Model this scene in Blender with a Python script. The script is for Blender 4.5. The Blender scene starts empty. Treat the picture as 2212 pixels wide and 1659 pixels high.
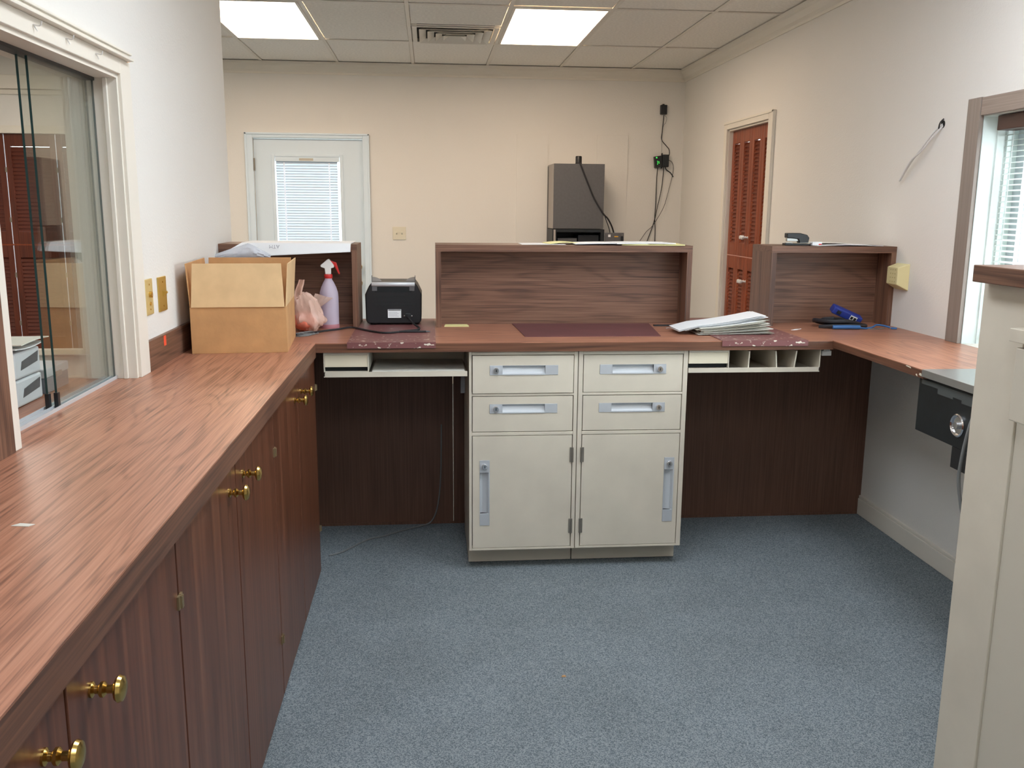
import bpy, math, random
from mathutils import Vector, Matrix, noise
random.seed(7)
S = bpy.context.scene
COL = S.collection

# ------------------------------------------------------------------ camera
YAW, PITCH, ROLL, CAM_H, FPX = 0.0917, 0.1911, 0.0078, 1.5156, 1950.0
cy, sy, cp, sp, cr, sr = math.cos(YAW), math.sin(YAW), math.cos(PITCH), math.sin(PITCH), math.cos(ROLL), math.sin(ROLL)
fw = Vector((sy*cp, cy*cp, -sp)); r0 = Vector((cy, -sy, 0)); u0 = r0.cross(fw)
Rv = cr*r0 + sr*u0; Uv = -sr*r0 + cr*u0
cam = bpy.data.cameras.new('camera'); camo = bpy.data.objects.new('camera', cam); COL.objects.link(camo)
camo.matrix_world = Matrix(((Rv.x, Uv.x, -fw.x, 0), (Rv.y, Uv.y, -fw.y, 0), (Rv.z, Uv.z, -fw.z, CAM_H), (0, 0, 0, 1)))
cam.sensor_width = 36; cam.sensor_fit = 'HORIZONTAL'; cam.lens = FPX/2212*36; cam.clip_start = .05
S.camera = camo
# ------------------------------------------------------------------ world, exposure
W = bpy.data.worlds.new('sky'); S.world = W; W.use_nodes = True
W.node_tree.nodes['Background'].inputs[0].default_value = (.88, .955, 1, 1)
W.node_tree.nodes['Background'].inputs[1].default_value = 8.0
S.view_settings.view_transform = 'Standard'; S.view_settings.look = 'None'
S.view_settings.gamma = 1; S.view_settings.use_curve_mapping = False
S.view_settings.exposure = 0.38
LAMP_FAR, LAMP_NEAR, LAMP_LOBBY = 10.5, 9.8, 11.0      # ceiling light panels
S.cycles.use_denoising = True
S.cycles.max_bounces = 10; S.cycles.transparent_max_bounces = 24; S.cycles.diffuse_bounces = 6
S.cycles.sample_clamp_indirect = 6

# ------------------------------------------------------------------ dimensions (metres)
YC, ZC, XL, XR = 3.6125, .986, -.455, 1.6826
YW, HC, XW, XLW, XLO = 7.839, 2.678, 2.181, -.9196, -1.07
YB, ZB, YP, YEND = 4.087, 1.358, 4.235, 4.375
GX0, GY0 = -1.338, 6.797

# ------------------------------------------------------------------ materials
MATS = {}
def srgb(c):
    return tuple(((v/255)/12.92 if v/255 <= .04045 else ((v/255+.055)/1.055)**2.4) for v in c) + (1,)
def newmat(n):
    m = bpy.data.materials.new(n); m.use_nodes = True; nt = m.node_tree
    b = nt.nodes['Principled BSDF']; return m, nt, b
def L(nt, a, b): nt.links.new(a, b)
def pm(name, col, rough=.5, metal=0, spec=.5, var=0, vscale=20, bump=0, bscale=200, emit=None, es=0, alpha=None, trans=None, coat=0):
    m, nt, b = newmat(name)
    b.inputs['Base Color'].default_value = srgb(col); b.inputs['Roughness'].default_value = rough
    b.inputs['Metallic'].default_value = metal; b.inputs['Specular IOR Level'].default_value = spec
    b.inputs['Coat Weight'].default_value = coat
    if var or bump: tc = nt.nodes.new('ShaderNodeTexCoord')
    if var:
        n = nt.nodes.new('ShaderNodeTexNoise'); n.inputs['Scale'].default_value = vscale; n.inputs['Detail'].default_value = 5
        L(nt, tc.outputs['Object'], n.inputs['Vector'])
        r = nt.nodes.new('ShaderNodeValToRGB')
        r.color_ramp.elements[0].position = .3; r.color_ramp.elements[1].position = .7
        r.color_ramp.elements[0].color = srgb([max(0, v*(1-var)) for v in col]); r.color_ramp.elements[1].color = srgb([min(255, v*(1+var*.6)) for v in col])
        L(nt, n.outputs['Fac'], r.inputs['Fac']); L(nt, r.outputs['Color'], b.inputs['Base Color'])
    if bump:
        n = nt.nodes.new('ShaderNodeTexNoise'); n.inputs['Scale'].default_value = bscale; n.inputs['Detail'].default_value = 3
        L(nt, tc.outputs['Object'], n.inputs['Vector'])
        bp = nt.nodes.new('ShaderNodeBump'); bp.inputs['Strength'].default_value = bump; bp.inputs['Distance'].default_value = .004
        L(nt, n.outputs['Fac'], bp.inputs['Height']); L(nt, bp.outputs['Normal'], b.inputs['Normal'])
    if emit: b.inputs['Emission Color'].default_value = srgb(emit); b.inputs['Emission Strength'].default_value = es
    if alpha is not None: b.inputs['Alpha'].default_value = alpha
    if trans:
        t = nt.nodes.new('ShaderNodeBsdfTranslucent'); t.inputs['Color'].default_value = srgb(col)
        mx = nt.nodes.new('ShaderNodeMixShader'); mx.inputs['Fac'].default_value = trans
        L(nt, b.outputs[0], mx.inputs[1]); L(nt, t.outputs[0], mx.inputs[2]); L(nt, mx.outputs[0], nt.nodes['Material Output'].inputs['Surface'])
    MATS[name] = m; return m
def wood(name, axis, dark, mid, light, rough=.4, ring=.5, rscale=5.0, freq=40, spec=.5, fine=150):
    m, nt, b = newmat(name)
    tc = nt.nodes.new('ShaderNodeTexCoord')
    def mp(along):
        k = nt.nodes.new('ShaderNodeMapping'); s = [1, 1, 1]; s['XYZ'.index(axis)] = along
        k.inputs['Scale'].default_value = s; L(nt, tc.outputs['Object'], k.inputs['Vector']); return k
    n1 = nt.nodes.new('ShaderNodeTexNoise'); n1.inputs['Scale'].default_value = rscale; n1.inputs['Detail'].default_value = 2
    n1.inputs['Distortion'].default_value = .15; L(nt, mp(.12).outputs[0], n1.inputs['Vector'])
    mu = nt.nodes.new('ShaderNodeMath'); mu.operation = 'MULTIPLY'; mu.inputs[1].default_value = freq; L(nt, n1.outputs['Fac'], mu.inputs[0])
    sn = nt.nodes.new('ShaderNodeMath'); sn.operation = 'SINE'; L(nt, mu.outputs[0], sn.inputs[0])
    n2 = nt.nodes.new('ShaderNodeTexNoise'); n2.inputs['Scale'].default_value = fine; n2.inputs['Detail'].default_value = 4
    L(nt, mp(.016).outputs[0], n2.inputs['Vector'])
    a = nt.nodes.new('ShaderNodeMath'); a.operation = 'MULTIPLY_ADD'; a.inputs[1].default_value = ring*.25; a.inputs[2].default_value = .0
    h1 = nt.nodes.new('ShaderNodeMath'); h1.operation = 'MULTIPLY_ADD'; h1.inputs[1].default_value = .5; h1.inputs[2].default_value = .5; L(nt, sn.outputs[0], h1.inputs[0])
    h2 = nt.nodes.new('ShaderNodeMath'); h2.operation = 'POWER'; h2.inputs[1].default_value = 4; L(nt, h1.outputs[0], h2.inputs[0])
    a.inputs[1].default_value = -ring*.35; L(nt, h2.outputs[0], a.inputs[0])
    ad = nt.nodes.new('ShaderNodeMath'); ad.operation = 'ADD'; L(nt, a.outputs[0], ad.inputs[0]); L(nt, n2.outputs['Fac'], ad.inputs[1])
    r = nt.nodes.new('ShaderNodeValToRGB'); e = r.color_ramp.elements
    e[0].position = .22; e[0].color = srgb(dark); e[1].position = .78; e[1].color = srgb(light)
    x = e.new(.5); x.color = srgb(mid)
    L(nt, ad.outputs[0], r.inputs['Fac']); L(nt, r.outputs['Color'], b.inputs['Base Color'])
    b.inputs['Roughness'].default_value = rough; b.inputs['Specular IOR Level'].default_value = spec
    MATS[name] = m; return m
wall_m = pm('wall_paint', (229, 226, 220), .75, bump=.25, bscale=120, spec=.3)
trim_m = pm('cream_trim', (229, 223, 211), .45)
tile_m = pm('ceiling_tile', (244, 240, 232), .9, var=.04, vscale=60, bump=.5, bscale=260)
tbar_m = pm('grid_metal', (232, 227, 217), .5)
diff = [pm('diffuser_far', (255, 255, 255), .5, emit=(255, 228, 200), es=LAMP_FAR), pm('diffuser_near', (255, 255, 255), .5, emit=(238, 246, 255), es=LAMP_NEAR),
        pm('diffuser_lobby', (255, 255, 255), .5, emit=(255, 244, 230), es=LAMP_LOBBY)]
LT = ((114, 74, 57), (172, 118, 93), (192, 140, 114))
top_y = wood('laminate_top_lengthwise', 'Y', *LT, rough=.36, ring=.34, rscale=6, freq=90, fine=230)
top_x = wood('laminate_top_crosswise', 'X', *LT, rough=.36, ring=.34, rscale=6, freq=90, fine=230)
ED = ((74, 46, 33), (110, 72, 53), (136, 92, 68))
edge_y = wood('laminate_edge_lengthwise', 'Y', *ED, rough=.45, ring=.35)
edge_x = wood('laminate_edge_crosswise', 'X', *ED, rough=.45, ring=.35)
BX = ((76, 51, 40), (117, 83, 65), (138, 103, 83))
box_x = wood('laminate_box_grain_x', 'X', *BX, rough=.5, ring=.35, rscale=7, freq=60, fine=230)
box_y = wood('laminate_box_grain_y', 'Y', *BX, rough=.5, ring=.5)
box_z = wood('laminate_box_grain_z', 'Z', *BX, rough=.5, ring=.5)
veneer = wood('walnut_veneer', 'Z', (72, 40, 27), (100, 59, 41), (124, 78, 55), rough=.32, ring=.3, rscale=4, freq=26, fine=60, spec=.32)
darkpan = wood('dark_back_panel', 'Z', (90, 62, 48), (108, 76, 60), (122, 88, 70), rough=.5, ring=.2)
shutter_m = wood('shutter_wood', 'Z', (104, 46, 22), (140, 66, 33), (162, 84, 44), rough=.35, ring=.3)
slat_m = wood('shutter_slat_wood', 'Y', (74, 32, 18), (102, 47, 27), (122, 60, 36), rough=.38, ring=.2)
slatx_m = wood('shutter_slat_wood_x', 'X', (66, 28, 18), (88, 40, 26), (104, 52, 34), rough=.38, ring=.2)
shutter_d = wood('dark_shutter_wood', 'Z', (72, 30, 18), (98, 44, 27), (116, 58, 36), rough=.35, ring=.3)
wframe = wood('weathered_frame_wood', 'Z', (128, 115, 107), (140, 127, 118), (150, 137, 128), rough=.45, ring=.1)
wframe_y = wood('weathered_frame_wood_y', 'Y', (130, 116, 107), (150, 135, 125), (162, 147, 136), rough=.45, ring=.2)
cream = pm('cream_metal', (214, 205, 188), .42, var=.03, vscale=6)
cream2 = pm('cream_drawer_front', (226, 216, 192), .45)
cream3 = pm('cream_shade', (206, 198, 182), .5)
white_p = pm('door_white_daylit', (222, 236, 246), .4)  # cool daylight tint put into the white door paint
alu = pm('aluminium', (206, 210, 214), .35, metal=.3)
alu2 = pm('aluminium_plate', (198, 202, 207), .4, metal=.3)
steel = pm('brushed_steel', (168, 168, 166), .35, metal=.8)
hinge_m = pm('hinge_metal', (150, 144, 134), .4, metal=.7)
chrome = pm('chrome', (225, 225, 228), .12, metal=1)
brass = pm('brass', (206, 172, 100), .22, metal=1)
gold = pm('gold_plate', (205, 172, 92), .35, metal=.7)
goldp = pm('gold_paint', (214, 190, 128), .4, metal=.3)
black = pm('black_plastic', (26, 28, 31), .4)
black2 = pm('black_metal', (24, 30, 33), .5, var=.15, vscale=30)
rubber = pm('black_rubber', (34, 33, 35), .6)
darkslot = pm('dark_inside', (16, 22, 24), .8)
dgrey = pm('dark_grey_metal', (92, 92, 94), .55, var=.04, vscale=50)
lgrey = pm('light_grey_metal', (168, 160, 152), .5)
mgrey = pm('mid_grey_plastic', (126, 134, 142), .5)
pgrey = pm('pale_grey_plastic', (200, 203, 206), .5)
paper = pm('white_paper', (236, 238, 240), .7)
paper2 = pm('offwhite_paper', (218, 216, 206), .75)
beige = pm('beige_gap_shade_paper', (164, 160, 145), .75)
yellowp = pm('yellow_paper', (232, 226, 160), .7)
kraft = pm('cardboard', (200, 152, 102), .8, var=.05, vscale=14, bump=.1, bscale=80)
kraft2 = pm('cardboard_inner', (220, 186, 140), .8, var=.04, vscale=14)
tape = pm('packing_tape', (208, 150, 84), .25)
plum = pm('plum_mat', (104, 62, 62), .55, var=.06, vscale=8)
bottle_m = pm('frosted_bottle', (218, 206, 222), .4, trans=.35)
pinkliq = pm('pink_liquid', (206, 140, 150), .4, trans=.3)
redp = pm('red_plastic', (196, 40, 38), .35)
whitep = pm('white_plastic', (226, 224, 220), .4)
ivory = pm('ivory_plastic', (224, 212, 160), .45)
ivory2 = pm('ivory_switch', (222, 216, 196), .45)
bluep = pm('blue_plastic', (38, 56, 138), .4)
bluec = pm('blue_cable', (56, 104, 160), .45)
greyc = pm('grey_cable', (120, 122, 122), .5)
whitec = pm('white_cable', (222, 222, 220), .5)
orange = pm('orange_sticker', (240, 84, 52), .6)
orange2 = pm('orange_clip', (226, 150, 60), .5)
redsq = pm('red_print', (216, 60, 60), .6)
ledg = pm('green_led', (60, 255, 90), .4, emit=(90, 255, 110), es=.8)
peach = pm('peach_bag', (242, 204, 184), .35, var=.14, vscale=30, trans=.35)
innerbag = pm('orange_contents', (240, 130, 104), .6, var=.15, vscale=20)
blind_m = pm('blind_slat', (200, 214, 226), .5, trans=.10)
blind2 = pm('blind_slat_right', (232, 236, 232), .45, trans=.25)
leak_tape = pm('cord_or_light_leak', (250, 250, 252), .5, trans=.5)
valance = pm('dark_valance', (70, 44, 36), .5)
asphalt = pm('outside_paving', (150, 150, 148), .9)
brickm = pm('outside_column', (92, 50, 46), .8)
liner = pm('pale_jamb_liner', (214, 224, 220), .35, var=.06, vscale=6)
cable_sleeve = pm('cable_sleeve', (40, 40, 44), .5)
textm = pm('print_grey', (150, 150, 160), .7)
yel = pm('yellow_sticker', (236, 176, 40), .6)
def clearplastic(name, col, fac):
    m, nt, b = newmat(name); b.inputs['Base Color'].default_value = srgb(col); b.inputs['Roughness'].default_value = .25
    t = nt.nodes.new('ShaderNodeBsdfTransparent'); mx = nt.nodes.new('ShaderNodeMixShader'); mx.inputs[0].default_value = fac
    L(nt, b.outputs[0], mx.inputs[1]); L(nt, t.outputs[0], mx.inputs[2]); L(nt, mx.outputs[0], nt.nodes['Material Output'].inputs[0]); MATS[name] = m; return m
wrap_m = clearplastic('bubble_wrap', (222, 226, 234), .35)
bagbody = clearplastic('peach_film', (244, 208, 190), .42)
bag_m = clearplastic('thin_plastic_film', (228, 200, 184), .5)
def glassmat(name, tint, k=.9):
    m, nt, b = newmat(name); nt.nodes.remove(b)
    t = nt.nodes.new('ShaderNodeBsdfTransparent'); t.inputs[0].default_value = tint
    g = nt.nodes.new('ShaderNodeBsdfGlossy'); g.inputs['Roughness'].default_value = .0
    lw = nt.nodes.new('ShaderNodeLayerWeight'); lw.inputs['Blend'].default_value = .5
    p = nt.nodes.new('ShaderNodeMath'); p.operation = 'POWER'; p.inputs[1].default_value = 4; L(nt, lw.outputs['Facing'], p.inputs[0])
    q = nt.nodes.new('ShaderNodeMath'); q.operation = 'MULTIPLY_ADD'; q.inputs[1].default_value = k; q.inputs[2].default_value = .04; L(nt, p.outputs[0], q.inputs[0])
    mx = nt.nodes.new('ShaderNodeMixShader'); L(nt, q.outputs[0], mx.inputs[0]); L(nt, t.outputs[0], mx.inputs[1]); L(nt, g.outputs[0], mx.inputs[2])
    L(nt, mx.outputs[0], nt.nodes['Material Output'].inputs[0]); MATS[name] = m; return m
glass_m = glassmat('pale_green_glass', (.965, .988, .98, 1), 1.0)
clear_m = glassmat('window_glass', (.97, .99, .99, 1), .8)
glass_edge = pm('green_glass_edge', (40, 72, 74), .2)
def carpet():
    m, nt, b = newmat('blue_grey_carpet'); tc = nt.nodes.new('ShaderNodeTexCoord')
    v = nt.nodes.new('ShaderNodeTexVoronoi'); v.inputs['Scale'].default_value = 330; L(nt, tc.outputs['Object'], v.inputs['Vector'])
    n = nt.nodes.new('ShaderNodeTexNoise'); n.inputs['Scale'].default_value = 420; n.inputs['Detail'].default_value = 3; L(nt, tc.outputs['Object'], n.inputs['Vector'])
    n2 = nt.nodes.new('ShaderNodeTexNoise'); n2.inputs['Scale'].default_value = 3; n2.inputs['Detail'].default_value = 4; L(nt, tc.outputs['Object'], n2.inputs['Vector'])
    sp_ = nt.nodes.new('ShaderNodeSeparateColor'); L(nt, v.outputs['Color'], sp_.inputs[0])
    a = nt.nodes.new('ShaderNodeMath'); a.operation = 'MULTIPLY_ADD'; a.inputs[1].default_value = .6; L(nt, sp_.outputs[0], a.inputs[0]); L(nt, n.outputs['Fac'], a.inputs[2])
    r = nt.nodes.new('ShaderNodeValToRGB'); e = r.color_ramp.elements
    e[0].position = .35; e[0].color = srgb((76, 85, 93)); e[1].position = 1.0; e[1].color = srgb((150, 158, 162))
    x = e.new(.68); x.color = srgb((111, 121, 128))
    L(nt, a.outputs[0], r.inputs[0])
    mx = nt.nodes.new('ShaderNodeMix'); mx.data_type = 'RGBA'; mx.blend_type = 'MULTIPLY'; mx.inputs[0].default_value = 1
    r2 = nt.nodes.new('ShaderNodeValToRGB'); r2.color_ramp.elements[0].position = .3; r2.color_ramp.elements[0].color = (.86, .86, .85, 1); r2.color_ramp.elements[1].position = .65; r2.color_ramp.elements[1].color = (1, 1, 1, 1)
    L(nt, n2.outputs['Fac'], r2.inputs[0]); L(nt, r.outputs[0], mx.inputs[6]); L(nt, r2.outputs[0], mx.inputs[7]); L(nt, mx.outputs[2], b.inputs['Base Color'])
    bp = nt.nodes.new('ShaderNodeBump'); bp.inputs['Strength'].default_value = .5; bp.inputs['Distance'].default_value = .005; L(nt, a.outputs[0], bp.inputs['Height']); L(nt, bp.outputs[0], b.inputs['Normal'])
    b.inputs['Roughness'].default_value = .95; b.inputs['Specular IOR Level'].default_value = .15; MATS['carpet'] = m; return m
carpet_m = carpet()
def redpad():
    m, nt, b = newmat('worn_red_pad'); tc = nt.nodes.new('ShaderNodeTexCoord')
    mp = nt.nodes.new('ShaderNodeMapping'); mp.inputs['Scale'].default_value = (.5, 1, 1); L(nt, tc.outputs['Object'], mp.inputs[0])
    n = nt.nodes.new('ShaderNodeTexNoise'); n.inputs['Scale'].default_value = 75; n.inputs['Detail'].default_value = 3; L(nt, mp.outputs[0], n.inputs['Vector'])
    # chips only where fingers wear the front edge: object y near the front
    sx = nt.nodes.new('ShaderNodeSeparateXYZ'); L(nt, tc.outputs['Object'], sx.inputs[0])
    k = nt.nodes.new('ShaderNodeMapRange'); k.inputs['From Min'].default_value = 0; k.inputs['From Max'].default_value = .5; k.inputs['To Min'].default_value = .10; k.inputs['To Max'].default_value = -.02; L(nt, sx.outputs[1], k.inputs[0])
    ad = nt.nodes.new('ShaderNodeMath'); ad.operation = 'ADD'; L(nt, n.outputs['Fac'], ad.inputs[0]); L(nt, k.outputs[0], ad.inputs[1])
    r = nt.nodes.new('ShaderNodeValToRGB'); e = r.color_ramp.elements; r.color_ramp.interpolation = 'LINEAR'
    e[0].position = .71; e[0].color = srgb((126, 80, 79)); e[1].position = .74; e[1].color = srgb((226, 216, 200))
    L(nt, ad.outputs[0], r.inputs[0]); L(nt, r.outputs[0], b.inputs['Base Color']); b.inputs['Roughness'].default_value = .4; MATS['redpad'] = m; return m
redpad_m = redpad()

# ------------------------------------------------------------------ builders
ORG = {}
def org(o): return ORG.get(o.name, Vector((0, 0, 0))) if o else Vector((0, 0, 0))
def tag(o, label=None, cat=None, group=None, kind=None):
    if label: o['label'] = label
    if cat: o['category'] = cat
    if group: o['group'] = group
    if kind: o['kind'] = kind
    return o
def thing(name, label, cat, loc, group=None, rz=0):
    o = bpy.data.objects.new(name, None); COL.objects.link(o); o.location = loc; o.empty_display_size = .05
    o.rotation_euler.z = rz; ORG[o.name] = Vector(loc); return tag(o, label, cat, group)
class MB:
    def __init__(s): s.v = []; s.f = []; s.mi = []; s.cur = 0
    def m(s, i): s.cur = i; return s
    def _add(s, vs, fs):
        b = len(s.v); s.v += [tuple(v) for v in vs]
        for f in fs: s.f.append([b+i for i in f]); s.mi.append(s.cur)
        return s
    def box(s, x0, x1, y0, y1, z0, z1):
        return s._add([(x0, y0, z0), (x1, y0, z0), (x1, y1, z0), (x0, y1, z0), (x0, y0, z1), (x1, y0, z1), (x1, y1, z1), (x0, y1, z1)],
                      [(0, 3, 2, 1), (4, 5, 6, 7), (0, 1, 5, 4), (1, 2, 6, 5), (2, 3, 7, 6), (3, 0, 4, 7)])
    def hexa(s, p):   # 8 points: bottom loop then top loop
        return s._add(p, [(0, 3, 2, 1), (4, 5, 6, 7), (0, 1, 5, 4), (1, 2, 6, 5), (2, 3, 7, 6), (3, 0, 4, 7)])
    def prism(s, poly, axis, a, b):   # poly: 2D points in the two other axes (cyclic order), extruded a..b
        def P(u, v, w):
            return {'X': (w, u, v), 'Y': (u, w, v), 'Z': (u, v, w)}[axis]
        n = len(poly)
        vs = [P(u, v, a) for u, v in poly] + [P(u, v, b) for u, v in poly]
        fs = [tuple(range(n))[::-1], tuple(range(n, 2*n))] + [(i, (i+1) % n, n+(i+1) % n, n+i) for i in range(n)]
        return s._add(vs, fs)
    def lathe(s, prof, c, axis='Z', n=20, cap=True):
        c = Vector(c); vs = []; fs = []
        ex = {'Z': ((1, 0, 0), (0, 1, 0), (0, 0, 1)), 'X': ((0, 1, 0), (0, 0, 1), (1, 0, 0)), 'Y': ((1, 0, 0), (0, 0, 1), (0, -1, 0)), '-X': ((0, 1, 0), (0, 0, 1), (-1, 0, 0)), '-Y': ((1, 0, 0), (0, 0, 1), (0, -1, 0)), '+Y': ((1, 0, 0), (0, 0, 1), (0, 1, 0))}[axis]
        e1, e2, e3 = map(Vector, ex)
        for r, h in prof:
            for i in range(n):
                t = 2*math.pi*i/n; vs.append(c + e1*(r*math.cos(t)) + e2*(r*math.sin(t)) + e3*h)
        k = len(prof)
        for j in range(k-1):
            for i in range(n): fs.append((j*n+i, j*n+(i+1) % n, (j+1)*n+(i+1) % n, (j+1)*n+i))
        if cap: fs.append(tuple(range(n))[::-1]); fs.append(tuple((k-1)*n+i for i in range(n)))
        return s._add(vs, fs)
    def tube(s, pts, r, n=7, sub=5):
        P = [Vector(p) for p in pts]
        if sub > 1 and len(P) > 2:
            Q = []
            for i in range(len(P)-1):
                a, b, c, d = P[max(i-1, 0)], P[i], P[i+1], P[min(i+2, len(P)-1)]
                for k in range(sub):
                    t = k/sub; Q.append(.5*((2*b)+(c-a)*t+(2*a-5*b+4*c-d)*t*t+(3*b-a-3*c+d)*t**3))
            Q.append(P[-1]); P = Q
        vs = []; fs = []; up = Vector((.13, .31, .94)).normalized()
        for i, p in enumerate(P):
            t = (P[min(i+1, len(P)-1)]-P[max(i-1, 0)]).normalized()
            a = t.cross(up)
            if a.length < .05: a = t.cross(Vector((1, 0, 0)))
            a.normalize(); b = t.cross(a)
            for k in range(n):
                w = 2*math.pi*k/n; vs.append(p+a*(r*math.cos(w))+b*(r*math.sin(w)))
        for i in range(len(P)-1):
            for k in range(n): fs.append((i*n+k, i*n+(k+1) % n, (i+1)*n+(k+1) % n, (i+1)*n+k))
        fs.append(tuple(range(n))[::-1]); fs.append(tuple((len(P)-1)*n+k for k in range(n)))
        return s._add(vs, fs)
    def sheet(s, nx, ny, fn, th=.0006):   # fn(u,v)->point ; thin sheet with thickness
        vs = []; 
        for j in range(ny+1):
            for i in range(nx+1): vs.append(Vector(fn(i/nx, j/ny)))
        N = len(vs); vs2 = [v-Vector((0, 0, th)) for v in vs]; w = nx+1; fs = []
        for j in range(ny):
            for i in range(nx):
                a = j*w+i; fs.append((a, a+1, a+1+w, a+w)); fs.append((N+a, N+a+w, N+a+1+w, N+a+1))
        ring = [i for i in range(nx+1)] + [j*w+nx for j in range(1, ny+1)] + [ny*w+i for i in range(nx-1, -1, -1)] + [j*w for j in range(ny-1, 0, -1)]
        for k in range(len(ring)):
            a, b = ring[k], ring[(k+1) % len(ring)]; fs.append((a, N+a, N+b, b))
        return s._add(vs+vs2, fs)
    def build(s, name, mat, parent=None, at=None, bevel=0, smooth=False, seg=2):
        o0 = Vector(at) if at is not None else org(parent)
        me = bpy.data.meshes.new(name); me.from_pydata([tuple(Vector(v)-o0) for v in s.v], [], s.f)
        mats = mat if isinstance(mat, (list, tuple)) else [mat]
        for k in mats: me.materials.append(k)
        me.polygons.foreach_set('material_index', s.mi)
        if smooth: me.polygons.foreach_set('use_smooth', [True]*len(me.polygons))
        me.update()
        o = bpy.data.objects.new(name, me); COL.objects.link(o)
        if parent: o.parent = parent
        o.location = o0-org(parent); ORG[o.name] = o0
        if bevel:
            md = o.modifiers.new('bevel', 'BEVEL'); md.width = bevel; md.segments = seg; md.limit_method = 'ANGLE'; md.angle_limit = .6
        if smooth:
            try: me.set_sharp_from_angle(angle=.7)
            except Exception: pass
        return o
def box(name, mat, parent, x0, x1, y0, y1, z0, z1, bevel=0, at=None): return MB().box(x0, x1, y0, y1, z0, z1).build(name, mat, parent, at, bevel)
def inst(src, parent, off, name=None):   # copy of a part, shifted by off (world)
    c = src.copy(); COL.objects.link(c); c.name = name or src.name; c.parent = parent
    o = org(src)+Vector(off); c.location = o-org(parent); ORG[c.name] = o; return c
def struct(o): o['kind'] = 'structure'; return o
def sroot(name):
    o = bpy.data.objects.new(name, None); COL.objects.link(o); o['kind'] = 'structure'; o.empty_display_size = .05; ORG[o.name] = Vector((0, 0, 0)); return o
def text_mesh(name, s, size, mat, parent, mw, extrude=0):
    cu = bpy.data.curves.new(name, 'FONT'); cu.body = s; cu.size = size; cu.align_x = 'CENTER'; cu.align_y = 'CENTER'; cu.extrude = extrude
    t = bpy.data.objects.new(name+'_tmp', cu); COL.objects.link(t)
    dg = bpy.context.evaluated_depsgraph_get(); me = bpy.data.meshes.new_from_object(t.evaluated_get(dg)); bpy.data.objects.remove(t)
    me.transform(mw); me.transform(Matrix.Translation(-org(parent))); me.materials.clear(); me.materials.append(mat)
    o = bpy.data.objects.new(name, me); COL.objects.link(o); o.parent = parent; ORG[o.name] = org(parent); return o

# ================================================================== SETTING
struct(MB().box(-5.1, 2.4, -1.6, 8.0, -.12, 0).build('floor', carpet_m))
struct(MB().box(-14, 14, -10, 18, -.3, -.125).build('ground_outside', asphalt))
# far wall with door and shuttered-window openings
DX0, DX1, DZ = -1.441, -.544, 2.08
SX0, SX1, SZ0, SZ1 = -3.82, -2.60, .33, 2.085
b = MB()
for a in [(-5.1, SX0, 0, 2.75), (SX0, SX1, 0, SZ0), (SX0, SX1, SZ1, 2.75), (SX1, DX0, 0, 2.75), (DX0, DX1, DZ, 2.75), (DX1, 2.4, 0, 2.75)]:
    b.box(a[0], a[1], YW, YW+.15, a[2], a[3])
wf = struct(b.build('wall_far', wall_m))
for x0, x1 in ((.744, 1.011), (1.431, 1.699)): box('cover_board', wall_m, wf, x0, x1, YW-.011, YW, 0, 2.14, .001)
# left wall with the pass-through opening
PY0, PY1, PZ1 = 2.035, 2.894, 1.90
b = MB(); b.box(XLO, XLW, -1.5, PY0, 0, 2.75); b.box(XLO, XLW, PY0, PY1, 0, .93); b.box(XLO, XLW, PY0, PY1, PZ1, 2.75); b.box(XLO, XLW, PY1, YEND, 0, 2.75)
wl = struct(b.build('wall_left', wall_m))
# right wall: drive-up window and shuttered opening
RY0, RY1, RZ1 = .9, 3.508, 1.893
HY0, HY1, HZ1 = 5.807, 6.628, 2.095
b = MB(); b.box(XW, XW+.2, -1.5, RY0, 0, 2.75); b.box(XW, XW+.2, RY0, RY1, 0, .95); b.box(XW, XW+.2, RY0, RY1, RZ1, 2.75); b.box(XW, XW+.2, RY1, HY0, 0, 2.75)
b.box(XW, XW+.2, HY0, HY1, HZ1, 2.75); b.box(XW, XW+.2, HY1, YW, 0, 2.75); b.box(XW, XW+.2, HY0, HY1, 0, .28)
wr = struct(b.build('wall_right', wall_m))
struct(MB().box(-5.1, 2.4, -1.6, -1.5, 0, 2.75).build('wall_back', wall_m))
struct(MB().box(-5.2, -5.1, -1.6, 8.0, 0, 2.75).build('wall_lobby', wall_m))
# ceiling: deck, tiles, grid
ce = struct(MB().box(-5.1, 2.4, -1.6, 8.0, 2.70, 2.80).build('ceiling', tile_m))
LIGHTS = {(0, 0): 0, (3, 0): 0, (4, 3): 1, (2, 3): 1, (2, 5): 1, (-4, 2): 2, (-4, 4): 2, (-3, 0): 2}   # (column,row) -> kind; the panel behind the camera is added frontal fill
tproto = {}
def tile(x0, x1, y0, y1):
    k = (round(x1-x0, 2), round(y1-y0, 2)); w, d = (x1-x0)/2-.013, (y1-y0)/2-.013
    c = Vector(((x0+x1)/2, (y0+y1)/2, 2.684))
    if k not in tproto:
        tproto[k] = MB().box(c.x-w, c.x+w, c.y-d, c.y+d, 2.684, 2.696).build('ceiling_tile', tile_m, ce, at=c, bevel=.003)
    else: inst(tproto[k], ce, c-org(tproto[k]), 'ceiling_tile')
rows = [(GY0, YW-.04)] + [(GY0-1.22*(i+1), GY0-1.22*i) for i in range(3)]   # row -1, 0, 1, 2
for ci in range(-5, 6):
    x0 = GX0+.61*ci; x1 = min(x0+.61, XW-.03)
    for ri, (y0, y1) in enumerate(rows):
        if (ci, ri-1) in LIGHTS: continue
        if ci == 2 and ri == 1: tile(x0, x1, y0, y0+.61); continue
        tile(x0, x1, y0, y1)
for ci in range(-5, 6):
    x = GX0+.61*ci; box('grid_bar', tbar_m, ce, x-.012, x+.012, rows[-1][0], YW-.02, 2.678, 2.683)
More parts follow.
